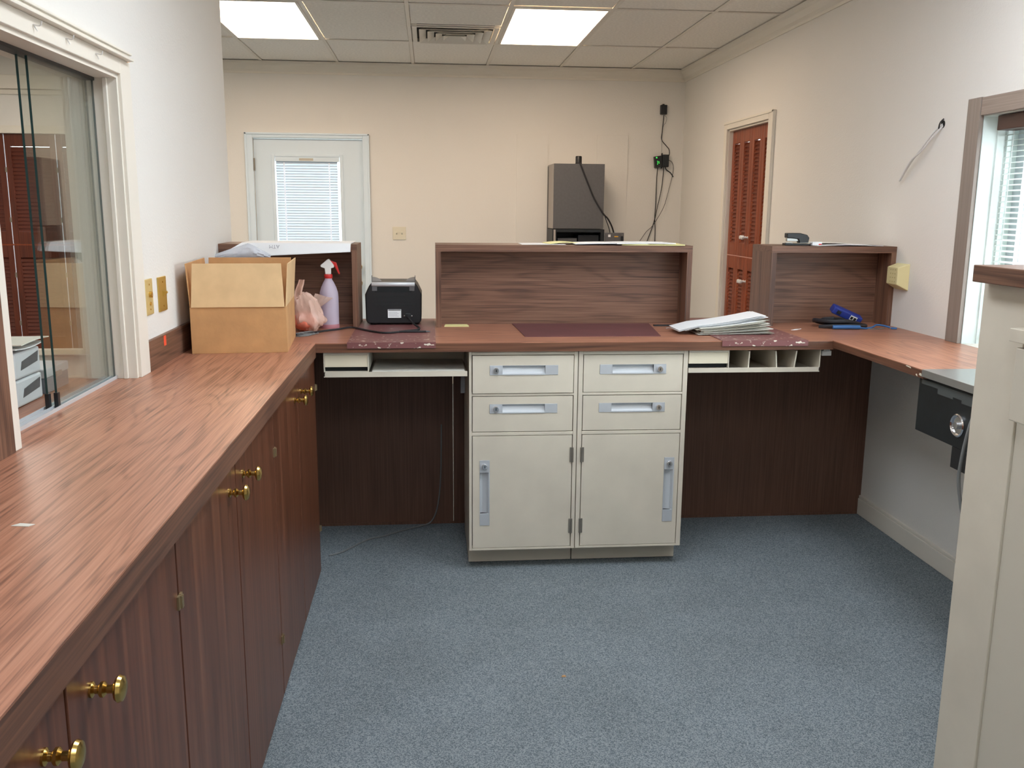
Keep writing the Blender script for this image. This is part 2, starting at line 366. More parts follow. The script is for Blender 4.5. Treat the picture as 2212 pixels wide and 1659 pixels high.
for i in range(4):
    y = GY0-1.22*i; box('grid_bar', tbar_m, ce, GX0-5*.61, XW-.02, y-.012, y+.012, 2.6775, 2.6825)
box('grid_bar', tbar_m, ce, GX0+.61*2, GX0+.61*3, GY0-.622, GY0-.598, 2.6775, 2.6825)
LBL = {(2, 5): 'added fill-light ceiling panel behind the camera, outside the photo', (4, 3): 'fluorescent ceiling panel over the right side of the teller desk, outside the photo', (2, 3): 'fluorescent ceiling panel over the left side of the teller desk, outside the photo',
       (-4, 2): 'fluorescent ceiling panel over the lobby, level with the cardboard carton, outside the photo', (-4, 4): 'fluorescent ceiling panel over the lobby, nearest the camera, outside the photo', (-3, 0): 'fluorescent ceiling panel over the lobby by the shuttered window, outside the photo',
       (0, 0): 'bright recessed fluorescent ceiling panel cut off by the white wall, above the white door', (3, 0): 'bright recessed fluorescent ceiling panel right of the air vent'}
for (ci, ri), kd in LIGHTS.items():
    x0 = GX0+.61*ci; y1 = GY0-1.22*ri; y0 = y1-1.22
    t = thing('ceiling_light', LBL[(ci, ri)], 'ceiling light', (x0+.305, y0+.61, 2.672), 'recessed ceiling light panels')
    f = MB()
    for a in [(x0+.012, x0+.03, y0+.012, y1-.012), (x0+.58, x0+.598, y0+.012, y1-.012), (x0+.03, x0+.58, y0+.012, y0+.03), (x0+.03, x0+.58, y1-.03, y1-.012)]: f.box(*a, 2.673, 2.69)
    f.build('frame', tbar_m, t)
    box('diffuser', diff[kd], t, x0+.03, x0+.58, y0+.03, y1-.03, 2.680, 2.688)
# air vent
vx0, vx1, vy0, vy1 = GX0+1.22+.02, GX0+1.83-.02, GY0-.598, GY0-.015
t = thing('air_vent', 'square stepped ceiling air diffuser between the two light panels', 'air vent', ((vx0+vx1)/2, (vy0+vy1)/2, 2.66))
def vring(name, g, wd, z0, z1, mat):
    m = MB(); X0, X1, Y0, Y1 = vx0+g, vx1-g, vy0+g, vy1-g
    def ring(e, z): return [(X0+e, Y0+e, z), (X1-e, Y0+e, z), (X1-e, Y1-e, z), (X0+e, Y1-e, z)]
    a, bb, a2, b2 = ring(0, z0), ring(wd, z1), ring(0, z0+.003), ring(wd, z1+.003)
    vs = a+bb+a2+b2; fs = []
    for i in range(4):
        j = (i+1) % 4; fs += [(i, j, 4+j, 4+i), (8+i, 12+i, 12+j, 8+j), (i, 8+i, 8+j, j), (4+i, 4+j, 12+j, 12+i)]
    m._add(vs, fs); m.build(name, mat, t)
vring('rim', 0, .03, 2.672, 2.672, tbar_m)
for i in range(4): vring('fin', .045+.055*i, .045, 2.661-.003*i, 2.684, tbar_m)
box('duct_plate', darkslot, t, vx0+.03, vx1-.03, vy0+.03, vy1-.03, 2.6945, 2.6995)
# crown mouldings
def crown(name, p0, p1, nrm):
    # profile in (out from wall, z)
    prof = [(0, 2.585), (.010, 2.585), (.012, 2.60), (.028, 2.615), (.045, 2.645), (.058, 2.658), (.062, 2.678), (0, 2.678)]
    n = Vector(nrm); vs = []; k = len(prof)
    for p in (p0, p1):
        for u, z in prof: vs.append(Vector((p[0], p[1], 0))+n*u+Vector((0, 0, z)))
    fs = [(i, (i+1) % k, k+(i+1) % k, k+i) for i in range(k)]+[tuple(range(k)), tuple(range(k, 2*k))[::-1]]
    m = MB(); m._add(vs, fs); return struct(m.build(name, trim_m))
crown('trim_1', (-2.4, YW), (XW-.001, YW), (0, -1, 0)); crown('trim_2', (XW, -1.4), (XW, YW-.01), (-1, 0, 0))
cb = struct(MB().box(-4.6, -2.45, YW-.05, YW, 2.425, 2.53).box(-4.6, -2.45, YW-.02, YW, 2.385, 2.424).build('trim_3', trim_m, bevel=.004))
struct(MB().box(XW-.015, XW, 2.3, YP-.001, 0, .085).box(XW-.011, XW, 2.3, YP-.001, .085, .10).build('baseboard_right', trim_m, bevel=.003))
struct(MB().box(-5.0, DX0-.09, YW-.015, YW, 0, .1).box(DX1+.09, .743, YW-.015, YW, 0, .1).build('baseboard_far', trim_m, bevel=.003))

# ---- door_1 : white exterior door with lite and blinds
d1 = sroot('door_1')
b = MB()
for x0, x1, z0, z1 in [(DX0-.061, DX0, 0, DZ+.038), (DX1, DX1+.054, 0, DZ+.038), (DX0, DX1, DZ, DZ+.038)]:
    b.box(x0, x1, YW-.018, YW, z0, z1); 
b.box(DX0-.062, DX0-.045, YW-.026, YW-.018, 0, DZ+.04).box(DX1+.04, DX1+.055, YW-.026, YW-.018, 0, DZ+.04).box(DX0-.062, DX1+.055, YW-.026, YW-.018, DZ+.025, DZ+.04)
b.build('casing', white_p, d1, bevel=.003)
LX0, LX1, LZ0, LZ1 = -1.297, -.711, .35, 1.95
b = MB(); g = .004
b.box(DX0+g, LX0, YW+.02, YW+.062, .01, DZ-g).box(LX1, DX1-g, YW+.02, YW+.062, .01, DZ-g).box(LX0, LX1, YW+.02, YW+.062, LZ1, DZ-g).box(LX0, LX1, YW+.02, YW+.062, .01, LZ0)
b.build('leaf', white_p, d1)
b = MB()
b.box(LX0, LX0+.027, YW+.008, YW+.066, LZ0, LZ1).box(LX1-.027, LX1, YW+.008, YW+.066, LZ0, LZ1).box(LX0+.027, LX1-.027, YW+.008, YW+.066, LZ1-.02, LZ1).box(LX0+.027, LX1-.027, YW+.008, YW+.066, LZ0, LZ0+.027)
b.build('lite_frame', white_p, d1, bevel=.004)
box('pane', clear_m, d1, LX0+.027, LX1-.027, YW+.05, YW+.054, LZ0+.027, LZ1-.02)
box('blind_headrail', white_p, d1, LX0+.03, LX1-.03, YW+.012, YW+.04, LZ1-.058, LZ1-.021, .002)
b0 = None
sx0, sx1 = LX0+.034, LX1-.046
zt = LZ1-.066; ns = int((zt-.9)/.0215)
for i in range(ns):
    z = zt-i*.0215
    if b0 is None:
        pr = [(YW+.020, z-.0115), (YW+.0225, z-.003), (YW+.028, z+.005), (YW+.035, z+.0108)]
        b0 = MB(); b0._add([(x, y, zz) for x in (sx0, sx1) for y, zz in pr]+[(x, y+.0008, zz-.0006) for x in (sx0, sx1) for y, zz in pr], [(k, k+1, 5+k, 4+k) for k in range(3)]+[(8+k, 12+k, 13+k, 9+k) for k in range(3)]+[(0, 4, 12, 8), (3, 11, 15, 7)])
        b0 = b0.build('blind_slat', blind_m, d1, at=(0, YW, z))
    else: inst(b0, d1, (0, 0, -i*.0215))
for x in (-1.195, -.825): box('cord_or_light_leak', leak_tape, d1, x-.006, x+.006, YW+.0145, YW+.0155, .9, zt)  # white strips stand in for daylight leaking through the cord holes
box('handle_tag', pm('tan_tag', (196, 190, 176), .6), d1, -1.07, -.955, YW+.010, YW+.012, LZ1-.05, LZ1-.03)
kn = [(.028, 0), (.028, .006), (.012, .010), (.011, .03), (.027, .042), (.031, .056), (.026, .068), (.0, .072)]
for z in (1.022, .884): MB().lathe(kn, (-.6, YW+.02, z), 'Y', 18, False).build('door_knob', brass, d1, smooth=True)
for z in (1.865, .25): MB().lathe([(.009, -.05), (.009, .05)], (DX0+.004, YW+.004, z), 'Z', 10).build('hinge', hinge_m, d1)

# ---- shutters: builder for a louvred panel in its own u (width) / z plane
def louvre_panel(parent, to_world, u0, u1, z0, z1, frame_m, sl_m, pitch=.026, rail=.09, stile=.045, gap=0):
    # to_world(u, d, z): d = depth outward from the room plane (positive = away from the room)
    def hb(m, ua, ub, da, db, za, zb):
        m.hexa([to_world(ua, da, za), to_world(ub, da, za), to_world(ub, db, za), to_world(ua, db, za), to_world(ua, da, zb), to_world(ub, da, zb), to_world(ub, db, zb), to_world(ua, db, zb)])
    fr = MB(); hb(fr, u0, u0+stile, 0, .028, z0, z1); hb(fr, u1-stile, u1, 0, .028, z0, z1); hb(fr, u0+stile, u1-stile, 0, .028, z0, z0+rail); hb(fr, u0+stile, u1-stile, 0, .028, z1-rail, z1)
    p = fr.build('shutter_panel', frame_m, parent, bevel=.002)
    s0 = None; n = int((z1-z0-2*rail-gap)/pitch); pitch = (z1-z0-2*rail-gap)/n; zz0 = z0+rail
    for i in range(n):
        z = zz0+i*pitch+pitch/2; h = pitch*.62
        if s0 is None:
            zc0 = z; m = MB(); a, c = u0+stile, u1-stile
            m.hexa([to_world(a, .003, z-h), to_world(c, .003, z-h), to_world(c, .007, z-h-.001), to_world(a, .007, z-h-.001), to_world(a, .021, z+h), to_world(c, .021, z+h), to_world(c, .025, z+h-.001), to_world(a, .025, z+h-.001)])
            s0 = m.build('slat', sl_m, p, at=to_world((a+c)/2, .01, z))
        else: inst(s0, p, (0, 0, z-zc0))
    return p
# door_2 : tall louvred shutters in the right wall
d2 = sroot('door_2')
b = MB()
b.box(XW-.018, XW, HY0-.088, HY0, 0, HZ1+.05).box(XW-.018, XW, HY1, HY1+.06, 0, HZ1+.05).box(XW-.018, XW, HY0, HY1, HZ1, HZ1+.05)
b.box(XW-.024, XW-.018, HY0-.09, HY0-.07, 0, HZ1+.052).box(XW-.024, XW-.018, HY0-.09, HY1+.06, HZ1+.035, HZ1+.052)
b.build('casing', trim_m, d2, bevel=.003)
b = MB().box(XW, XW+.2, HY0-.001, HY0+.008, .28, HZ1).box(XW, XW+.2, HY1-.008, HY1+.001, .28, HZ1).box(XW, XW+.2, HY0, HY1, HZ1-.012, HZ1+.001)
b.build('jamb', trim_m, d2)
pw = (HY1-HY0-.016-.009)/4
def tw2(u, d, z): return (XW+.03+d, u, z)
for k in range(4):
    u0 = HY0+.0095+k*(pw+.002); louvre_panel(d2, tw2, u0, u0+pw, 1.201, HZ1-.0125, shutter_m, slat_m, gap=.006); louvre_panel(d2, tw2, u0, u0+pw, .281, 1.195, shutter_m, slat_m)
def pull(par, c, axis, m=brass, sc=.5):
    MB().lathe([(.018*sc, 0), (.010*sc, .006), (.010*sc, .02), (.026*sc, .03), (.028*sc, .038), (.02*sc, .045), (0, .047)], c, axis, 14, False).build('knob', m, par, smooth=True)
box('gap_light_strip', pm('pink_strip', (206, 160, 146), .5), d2, XW+.032, XW+.05, HY0+.0095, HY1-.0095, 1.1952, 1.2008)  # added strip blocks light in the gap and paints its pale pink look
ymid = HY0+.0095+2*(pw+.002)-.001
for z in (1.335, 1.029):
    for s in (-.02, .02): pull(d2, (XW+.03, ymid+s, z), '-X', whitep, .55)
# window_3 : lobby window with wooden shutters on the far wall
w3 = sroot('window_3')
def tw3(u, d, z): return (u, YW+.02+d, z)
u = SX0+.012
for k in range(3):
    louvre_panel(w3, tw3, u, u+.394, 1.204, SZ1, shutter_d, slatx_m, pitch=.03, rail=.10, gap=.007); louvre_panel(w3, tw3, u, u+.394, SZ0+.004, 1.193, shutter_d, slatx_m, pitch=.03, rail=.10); 
    for z in (.55, .95, 1.4, 1.8): box('hinge', hinge_m, w3, u+.390, u+.405, YW+.016, YW+.022, z-.02, z+.02)
    u += .4005
box('sill', trim_m, w3, SX0-.06, SX1+.06, YW-.05, YW+.1, SZ0-.045, SZ0+.004, .004)
box('gap_light_strip', shutter_m, w3, SX0+.012, SX1-.012, YW+.021, YW+.04, 1.1932, 1.2038)  # added strip blocks the gap; its orange stands for a sunlit rail
MB().box(SX0-.06, SX0, YW-.016, YW, SZ0, SZ1+.06).box(SX1, SX1+.06, YW-.016, YW, SZ0, SZ1+.06).box(SX0, SX1, YW-.016, YW, SZ1, SZ1+.06).build('casing', trim_m, w3, bevel=.003)

# ---- window_1 : sliding-glass pass-through in the left wall
w1 = sroot('window_1')
b = MB(); e = .014
b.box(XLW, XLW+e, PY1, PY1+.092, ZC, 1.945).box(XLW, XLW+e, PY0-.035, PY0, ZC, 1.945).box(XLW, XLW+e, PY0, PY1, PZ1, 1.945)
b.build('casing', trim_m, w1, bevel=.002)
MB().box(XLW+.001, XLW+.034, PY0-.04, PY1+.07, 1.945, 1.952).box(XLW+.001, XLW+.024, PY0-.04, PY1+.065, 1.952, 1.962).box(XLW+.001, XLW+.030, PY0-.04, PY1+.068, 1.962, 1.968).build('ledge_moulding', trim_m, w1, bevel=.001)
b = MB(); b.box(XLO-.004, XLW+.004, PY1-.012, PY1, ZC, PZ1).box(XLO-.004, XLW+.004, PY0, PY0+.012, ZC, PZ1).box(XLO-.004, XLW+.004, PY0+.012, PY1-.012, PZ1-.012, PZ1)
b.build('jamb', trim_m, w1)
MB().box(XLW-.035, XLW-.022, PY1-.022, PY1-.012, ZC, PZ1-.012).build('jamb_stop', trim_m, w1, bevel=.002)
MB().box(-1.012, -.978, PY0+.012, PY1-.013, PZ1-.021, PZ1-.012).build('head_track', pm('dark_track', (58, 60, 60), .4, metal=.5), w1)
b = MB().box(-1.014, -.976, PY0+.012, PY1-.013, ZC, ZC+.002)
for x in (-1.014, -.9955, -.979): b.box(x, x+.003, PY0+.012, PY1-.013, ZC+.002, ZC+.010)
b.build('sill_track', alu, w1)
def pane(y0, y1, x):
    m = MB().box(x-.003, x+.003, y0, y1, ZC+.004, PZ1-.014); m.mi = [1, 1, 1, 0, 1, 0]
    p = m.build('glass_pane', [glass_m, glass_edge], w1)
    return p
pa = pane(2.436, PY1-.013, -.9855); pb = pane(2.420, PY1-.02, -1.002)
box('corner_clip', black, pa, -.991, -.980, 2.432, 2.446, ZC+.004, ZC+.045, .001); box('corner_clip', black, pb, -1.0075, -.9965, 2.416, 2.430, ZC+.004, ZC+.045, .001)
# ---- window_2 : drive-up window in the right wall
w2 = sroot('window_2')
MB().box(XW-.018, XW, RY1, RY1+.089, ZC, 1.963).build('frame_stile', wframe, w2, bevel=.002)
MB().box(XW-.016, XW, RY0-.09, RY1-.002, RZ1, 1.961).build('frame_header', wframe_y, w2, bevel=.002)
MB().box(XW, XW+.2, RY1-.004, RY1+.001, ZC, RZ1).box(XW+.10, XW+.115, RY1-.014, RY1-.004, ZC, RZ1).box(XW+.06, XW+.066, RY1-.010, RY1-.004, ZC, RZ1).build('jamb_liner', liner, w2)
MB().box(XW, XW+.2, RY0, RY1-.004, RZ1-.004, RZ1+.001).build('head_liner', liner, w2)
box('valance', valance, w2, XW+.02, XW+.10, RY0+.02, RY1-.06, RZ1-.062, RZ1-.006, .003)
b = MB().box(XW+.15, XW+.19, RY1-.055, RY1-.004, ZC, RZ1-.004).box(XW+.15, XW+.19, RY0, RY0+.05, ZC, RZ1).box(XW+.15, XW+.19, RY0, RY1, ZC, ZC+.05).box(XW+.15, XW+.19, RY0, RY1, RZ1-.05, RZ1-.004)
for y in (3.18, 2.45, 1.7): b.box(XW+.155, XW+.185, y-.02, y+.02, ZC+.05, RZ1-.05)
b.build('sash', alu2, w2)
box('pane', clear_m, w2, XW+.168, XW+.173, RY0+.05, RY1-.055, ZC+.05, RZ1-.05)
s0 = None; k = 0; z = RZ1-.075
while z > ZC+.012:
    if s0 is None:
        s0 = MB().hexa([(XW+.088, RY0+.03, z-.003), (XW+.088, RY1-.012, z-.003), (XW+.112, RY1-.012, z+.003), (XW+.112, RY0+.03, z+.003), (XW+.088, RY0+.03, z-.0022), (XW+.088, RY1-.012, z-.0022), (XW+.112, RY1-.012, z+.0038), (XW+.112, RY0+.03, z+.0038)]).build('blind_slat', blind2, w2, at=(XW+.1, 2.2, z)); z00 = z
    else: inst(s0, w2, (0, 0, z-z00))
    z -= .0215
for y in (3.44, 3.0, 2.2, 1.4): box('cord_or_light_leak', whitec, w2, XW+.086, XW+.0875, y-.001, y+.001, ZC+.01, RZ1-.062)
t = thing('outdoor_column', 'dark brick column outside seen between the blind slats', 'column', (5.2, 6.1, -.125))
box('shaft', brickm, t, 5.0, 5.4, 5.9, 6.3, -.125, 3.0, .02); box('plinth', brickm, t, 4.94, 5.46, 5.84, 6.36, -.125, .3, .02)

# ================================================================== WORKTOP
wt = thing('worktop', 'u-shaped brown wood-grain laminate worktop with chipped front edges', 'worktop', (XL, YC, 0))
b = MB(); b.box(-1.62, XL, -.6, PY1, ZC-.003, ZC).box(XLW, XL, PY1, YC, ZC-.003, ZC).build('left_surface', top_y, wt)
MB().box(XLW, XW, YC, 4.415, ZC-.003, ZC).build('front_surface', top_x, wt)
MB().box(XR, XW, 2.06, YC, ZC-.003, ZC).build('right_surface', top_y, wt)
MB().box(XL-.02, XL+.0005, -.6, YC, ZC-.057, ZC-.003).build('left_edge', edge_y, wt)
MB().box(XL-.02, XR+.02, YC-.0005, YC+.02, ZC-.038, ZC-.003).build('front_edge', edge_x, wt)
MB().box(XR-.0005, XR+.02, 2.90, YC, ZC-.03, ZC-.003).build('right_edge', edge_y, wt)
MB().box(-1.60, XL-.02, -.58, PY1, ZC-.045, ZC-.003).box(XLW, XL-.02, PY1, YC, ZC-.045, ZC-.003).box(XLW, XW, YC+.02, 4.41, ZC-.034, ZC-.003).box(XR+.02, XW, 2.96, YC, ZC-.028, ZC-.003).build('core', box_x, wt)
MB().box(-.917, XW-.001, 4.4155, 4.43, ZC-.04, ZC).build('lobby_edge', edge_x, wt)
chip = pm('chipped_core', (214, 206, 186), .8)
for y0, y1, z0, z1 in ((2.905, 2.93, .962, .972), (2.94, 2.952, .958, .966), (2.985, 3.02, .978, .9845)): MB().prism([(y0, z0), (y1, z0+.003), (y1-.004, z1), (y0+.003, z1-.002)], 'X', XR-.0012, XR-.0004).build('edge_chip', chip, wt)
# back panel under the front counter
pn = thing('teller_front_panel', 'dark brown wood panel closing the back under the front counter', 'panel', (.6, YP, 0))
for x0, x1 in ((XLW+.002, .105), (.108, 1.12), (1.123, XW-.001)): box('board', darkpan, pn, x0, x1, YP, YP+.02, 0, ZC-.046)
box('lower_rail', darkpan, pn, XLW+.002, XW-.001, YP-.004, YP, .0, .012)
# right counter steel tray and black drawer
t = thing('steel_deal_tray', 'brushed steel plate let into the right counter beside the cream cabinet', 'metal tray', (1.76, 2.75, ZC))
MB().box(XR-.006, 1.905, 2.15, 2.905, ZC, ZC+.003).build('plate', steel, t, bevel=.001); box('front_lip', steel, t, XR-.006, XR-.002, 2.15, 2.905, ZC-.022, ZC+.001)
t = thing('black_cash_drawer', 'black metal drawer with round chrome lock hung under the right counter', 'drawer', (1.75, 2.75, .77))
box('body', black2, t, 1.70, 2.10, 2.50, 2.955, .765, .955, .002)
m = MB(); 
for y0, y1, z0 in ((2.60, 2.69, .915), (2.69, 2.74, .925), (2.74, 2.83, .918), (2.83, 2.93, .935)): m.box(1.6955, 1.70, y0, y1, z0, .950)
m.build('worn_strip', pm('worn_grey', (84, 90, 90), .6), t)
lk = MB().lathe([(.038, 0), (.038, .006), (.034, .009), (.030, .006), (.030, .002), (0, .002)], (1.70, 2.70, .84), '-X', 28, False).build('lock_ring', chrome, t, smooth=True)
MB().lathe([(.012, 0), (.012, .010), (0, .011)], (1.698, 2.70, .84), '-X', 14, False).build('keyway', steel, lk, smooth=True)
box('lower_bracket', black, t, 1.701, 1.83, 2.51, 2.725, .695, .7645)
o = MB().tube([(1.69, 2.60, .92), (1.672, 2.60, .85), (1.668, 2.615, .75), (1.672, 2.62, .66), (1.70, 2.60, .5), (1.76, 2.57, .2), (1.78, 2.55, .004)], .0055, 8).build('grey_cord', greyc, at=(1.69, 2.66, 0), smooth=True)
tag(o, 'grey cord hanging past the black cash drawer down to the carpet', 'cord')

# ---- tall cream cabinet at the right border
UX, UY = 1.3193, 2.05
t = thing('cream_pedestal', 'tall cream cabinet with brown laminate cap at the right border', 'cabinet', (1.8, 1.2, 0))
box('body', cream3, t, UX+.012, 2.165, .3, UY-.004, 0, 1.355)
box('end_stile', cream, t, UX, UX+.03, 1.886, UY, 0, 1.355, .002)
box('cap', box_y, t, UX-.04, 2.165, .25, UY-.012, 1.356, 1.396, .002)
box('top_rail', cream, t, UX, UX+.02, .3, 1.885, 1.275, 1.355, .001)
box('door_panel', cream3, t, UX+.006, UX+.02, 1.45, 1.8858, .03, 1.055, .002)
bx_ = box('deposit_box', cream3, t, UX-.035, UX+.012, 1.5, 1.858, 1.062, 1.226, .003); box('lid', cream, bx_, UX-.045, UX+.012, 1.49, 1.872, 1.238, 1.268, .002); box('slot_gap', darkslot, bx_, UX-.022, UX+.012, 1.5, 1.85, 1.226, 1.238)

# ================================================================== LEFT BASE CABINETS
seam = [.60, 1.10, 1.61, 2.13, 2.655, 3.165, 3.655]
def place(k): return ('nearest the camera', 'in the middle of the row', 'farthest from the camera')[k]
FX = XL-.012
for k in range(3):
    y0, ym, y1 = seam[2*k], seam[2*k+1], seam[2*k+2]
    t = thing('base_cabinet', 'walnut two-door base cabinet under the left counter, %s' % place(k), 'cabinet', ((XLW+FX)/2, ym, 0), 'walnut base cabinets under the left counter')
    box('carcass', darkpan, t, XLW+.02, FX-.022, y0+.001, y1-.001, 0, ZC-.05)
    for (a, c, ky, hy) in ((y0, ym, ym-.075, y0), (ym, y1, ym+.08, y1)):
        d = box('door', veneer, t, FX-.02, FX, a+.003, c-.003, .012, ZC-.062, .002)
        MB().lathe([(.011, 0), (.011, .003), (.006, .006), (.006, .010), (.011, .014), (.011, .018), (.006, .022), (.006, .030), (.016, .034), (.019, .038), (.017, .043), (.010, .046), (0, .047)], (FX, ky, .866), 'X', 20, False).build('knob', brass, d, smooth=True)
        for z in (.80, .20):
            s = .007 if hy == y0 else -.007
            MB().box(FX, FX+.004, hy+s-.006, hy+s+.006, z-.013, z+.013).box(FX+.004, FX+.008, hy+s*.45-.002, hy+s*.45+.002, z-.012, z+.012).build('hinge', pm('hinge_brass', (176, 160, 126), .35, metal=.8) if 'hinge_brass' not in MATS else MATS['hinge_brass'], d)

# ================================================================== CREAM DRAWER PEDESTALS
def handle(par, x0, x1, z0, z1, y, lock, vert=False):
    # recessed aluminium pull: two end plates, a hollow cup between them, a lock barrel in one plate
    e = .053
    if not vert:
        h = box('pull_plate', alu2, par, x0, x0+e, y-.002, y+.003, z0, z1, .0008); box('pull_plate', alu2, par, x1-e, x1, y-.002, y+.003, z0, z1, .0008)
        a, b_, c_, d_ = x0+e, x1-e, z0, z1
        poly = [(y-.003, c_), (y-.003, c_+.0045), (y+.000, c_+.0055), (y+.008, c_+.012), (y+.013, d_-.012), (y+.011, d_-.003), (y-.001, d_-.001), (y-.001, d_), (y+.015, d_), (y+.015, c_)]
        MB().prism(poly, 'X', a, b_).build('pull_cup', alu, h)
        c = (x0+e/2 if lock == 'l' else x1-e/2, y-.002, (z0+z1)/2)
    else:
        h = box('pull_plate', alu2, par, x0, x1, y-.002, y+.003, z1-e, z1, .0008); box('pull_plate', alu2, par, x0, x1, y-.002, y+.003, z0, z0+e, .0008)
        poly = [(x1, y-.003), (x1-.0045, y-.003), (x1-.0055, y), (x1-.012, y+.008), (x0+.012, y+.013), (x0+.003, y+.011), (x0+.001, y-.001), (x0, y-.001), (x0, y+.015), (x1, y+.015)]
        MB().prism(poly, 'Z', z0+e, z1-e).build('pull_cup', alu, h)
        c = ((x0+x1)/2, y-.002, z1-e/2)
    MB().lathe([(.0125, 0), (.0125, .006), (.010, .009), (0, .009)], c, 'Y', 18, False).build('lock', chrome, h, smooth=True)
    MB().box(c[0]-.0015, c[0]+.0015, c[1]-.0095, c[1]-.0085, c[2]-.005, c[2]+.005).build('keyhole', darkslot, h)
FY = YC+.02
def front(name, par, x0, x1, y0, y1, z0, z1, hx0, hx1, hz0, hz1):
    A = [(x0, z0), (x1, z0), (x1, z1), (x0, z1)]; B = [(hx0, hz0), (hx1, hz0), (hx1, hz1), (hx0, hz1)]
    vs = [(x, y, z) for y in (y0, y1) for q_ in (A, B) for x, z in q_]; fs = []
    for i in range(4):
        j = (i+1) % 4
        fs += [(i, j, 4+j, 4+i), (8+i, 12+i, 12+j, 8+j), (i, 8+i, 8+j, j), (4+i, 4+j, 12+j, 12+i)]
    m = MB(); m._add(vs, fs); return m.build(name, cream, par, bevel=.0012)
for k, (x0, x1) in enumerate(((.157, .607), (.610, 1.071))):
    lab = ('cream metal pedestal with two drawers, left one of the pair, locks on the left', 'cream metal pedestal with two drawers, right one of the pair, locks on the right')[k]
    t = thing('drawer_pedestal', lab, 'cabinet', ((x0+x1)/2, FY+.25, 0), 'cream drawer pedestals under the front counter')
    a, c = (.170, .590) if k == 0 else (.630, 1.050)
    b = MB(); F0, F1 = FY, FY+.03
    b.box(x0, a-.0015, F0, FY+.52, .089, .945).box(c+.0015, x1, F0, FY+.52, .089, .945)
    b.box(a-.0015, c+.0015, F0, FY+.52, .931, .945).box(a-.0015, c+.0015, F0, F1, .7595, .7695).box(a-.0015, c+.0015, F0, F1, .5915, .6055).box(a-.0015, c+.0015, F0, FY+.52, .089, .0985).box(a, c, FY+.5, FY+.52, .0985, .931)
    b.build('body', cream, t, bevel=.0015)
    box('toe_kick', cream3, t, x0+.001, x1-.001, FY+.09, FY+.52, .004, .089)
    box('cavity', darkslot, t, a, c, FY+.035, FY+.04, .1, .93)
    o_ = -.004 if k == 0 else .001
    hxs = (.242, .524) if k == 0 else (.699, .979); lk_ = 'l' if k == 0 else 'r'
    d = front('drawer', t, a+.0015, c-.0015, FY+o_, FY+.02, .7715, .9285, *hxs, .848, .888); handle(d, *hxs, .848, .888, FY+o_, lk_)
    d = front('drawer', t, a+.0015, c-.0015, FY+.001, FY+.02, .608, .757, *hxs, .686, .725); handle(d, *hxs, .686, .725, FY+.001, lk_)
    vxs = (.201, .243) if k == 0 else (.987, 1.030)
    d = front('door', t, a+.0015, c-.0015, FY+.0005, FY+.02, .1005, .5895, *vxs, .201, .486); handle(d, *vxs, .201, .486, FY+.0005, 't', True)
    hx = c-.004 if k == 0 else a+.004
    for z in (.505, .192): MB().box(hx-.006, hx+.006, FY-.004, FY+.0, z-.032, z+.032).lathe([(.004, -.032), (.004, .032)], (hx+(.006 if k == 0 else -.006), FY-.004, z), 'Z', 8).build('hinge', hinge_m, d, bevel=.0008)

# ---- cash trays under the counter
t = thing('under_counter_tray', 'cream metal tray with a small drawer under the counter, left of the pedestals', 'tray', (-.14, FY+.15, .845), 'cream trays under the front counter')
SY = YC+.016
MB().box(-.427, .150, SY, SY+.34, .845, .849).box(-.427, .150, SY, SY+.004, .849, .866).box(-.427, -.423, SY, SY+.34, .849, .946).box(-.427, .15, SY+.336, SY+.34, .849, .946).build('tray', cream, t)
MB().box(-.423, -.249, SY, SY+.3, .936, .946).box(-.252, -.248, SY, SY+.3, .866, .936).box(-.423, -.252, SY, SY+.02, .866, .868).build('drawer_housing', cream3, t)
box('drawer_front', cream2, t, -.4225, -.2525, SY+.002, SY+.014, .886, .9345, .001); box('drawer_slot', darkslot, t, -.4225, -.2525, SY+.016, SY+.02, .868, .886)
box('bent_liner', paper2, t, -.235, .14, SY+.006, SY+.3, .866, .868)
o = box('hanging_bracket', dgrey, None, .124, .142, SY+.045, SY+.06, .765, .8449, .001, at=(.133, SY+.05, .765)); tag(o, 'small grey metal bracket hanging below the left cream tray', 'bracket')
t = thing('under_counter_tray', 'cream metal tray with upright dividers under the counter, right of the pedestals', 'tray', (1.35, FY+.15, .851), 'cream trays under the front counter')
MB().box(1.073, 1.640, SY, SY+.34, .851, .855).box(1.073, 1.640, SY, SY+.004, .855, .871).box(1.636, 1.640, SY, SY+.34, .855, .947).box(1.073, 1.64, SY+.336, SY+.34, .855, .947).build('tray', cream, t)
MB().box(1.073, 1.245, SY, SY+.3, .937, .947).box(1.241, 1.245, SY, SY+.3, .871, .937).build('drawer_housing', cream3, t)
box('drawer_front', cream2, t, 1.0735, 1.2405, SY+.002, SY+.014, .889, .9355, .001); box('drawer_slot', darkslot, t, 1.0735, 1.2405, SY+.016, SY+.02, .871, .889)
for xb, xt in ((1.330, 1.333), (1.454, 1.447), (1.528, 1.537)):
    MB().prism([(xb-.0025, .856), (xb+.0025, .856), (xt+.0025, .94), (xt-.0025, .94)], 'Y', SY+.004, SY+.3).build('divider', cream, t)
t = thing('phone_jack', 'small white surface jack stuck under the counter edge', 'jack', (1.668, YC+.03, .92))
box('box', whitep, t, 1.648, 1.690, YC+.022, YC+.06, .918, .939, .002); box('cover', pgrey, t, 1.655, 1.683, YC+.022, YC+.055, .939, .948, .001)

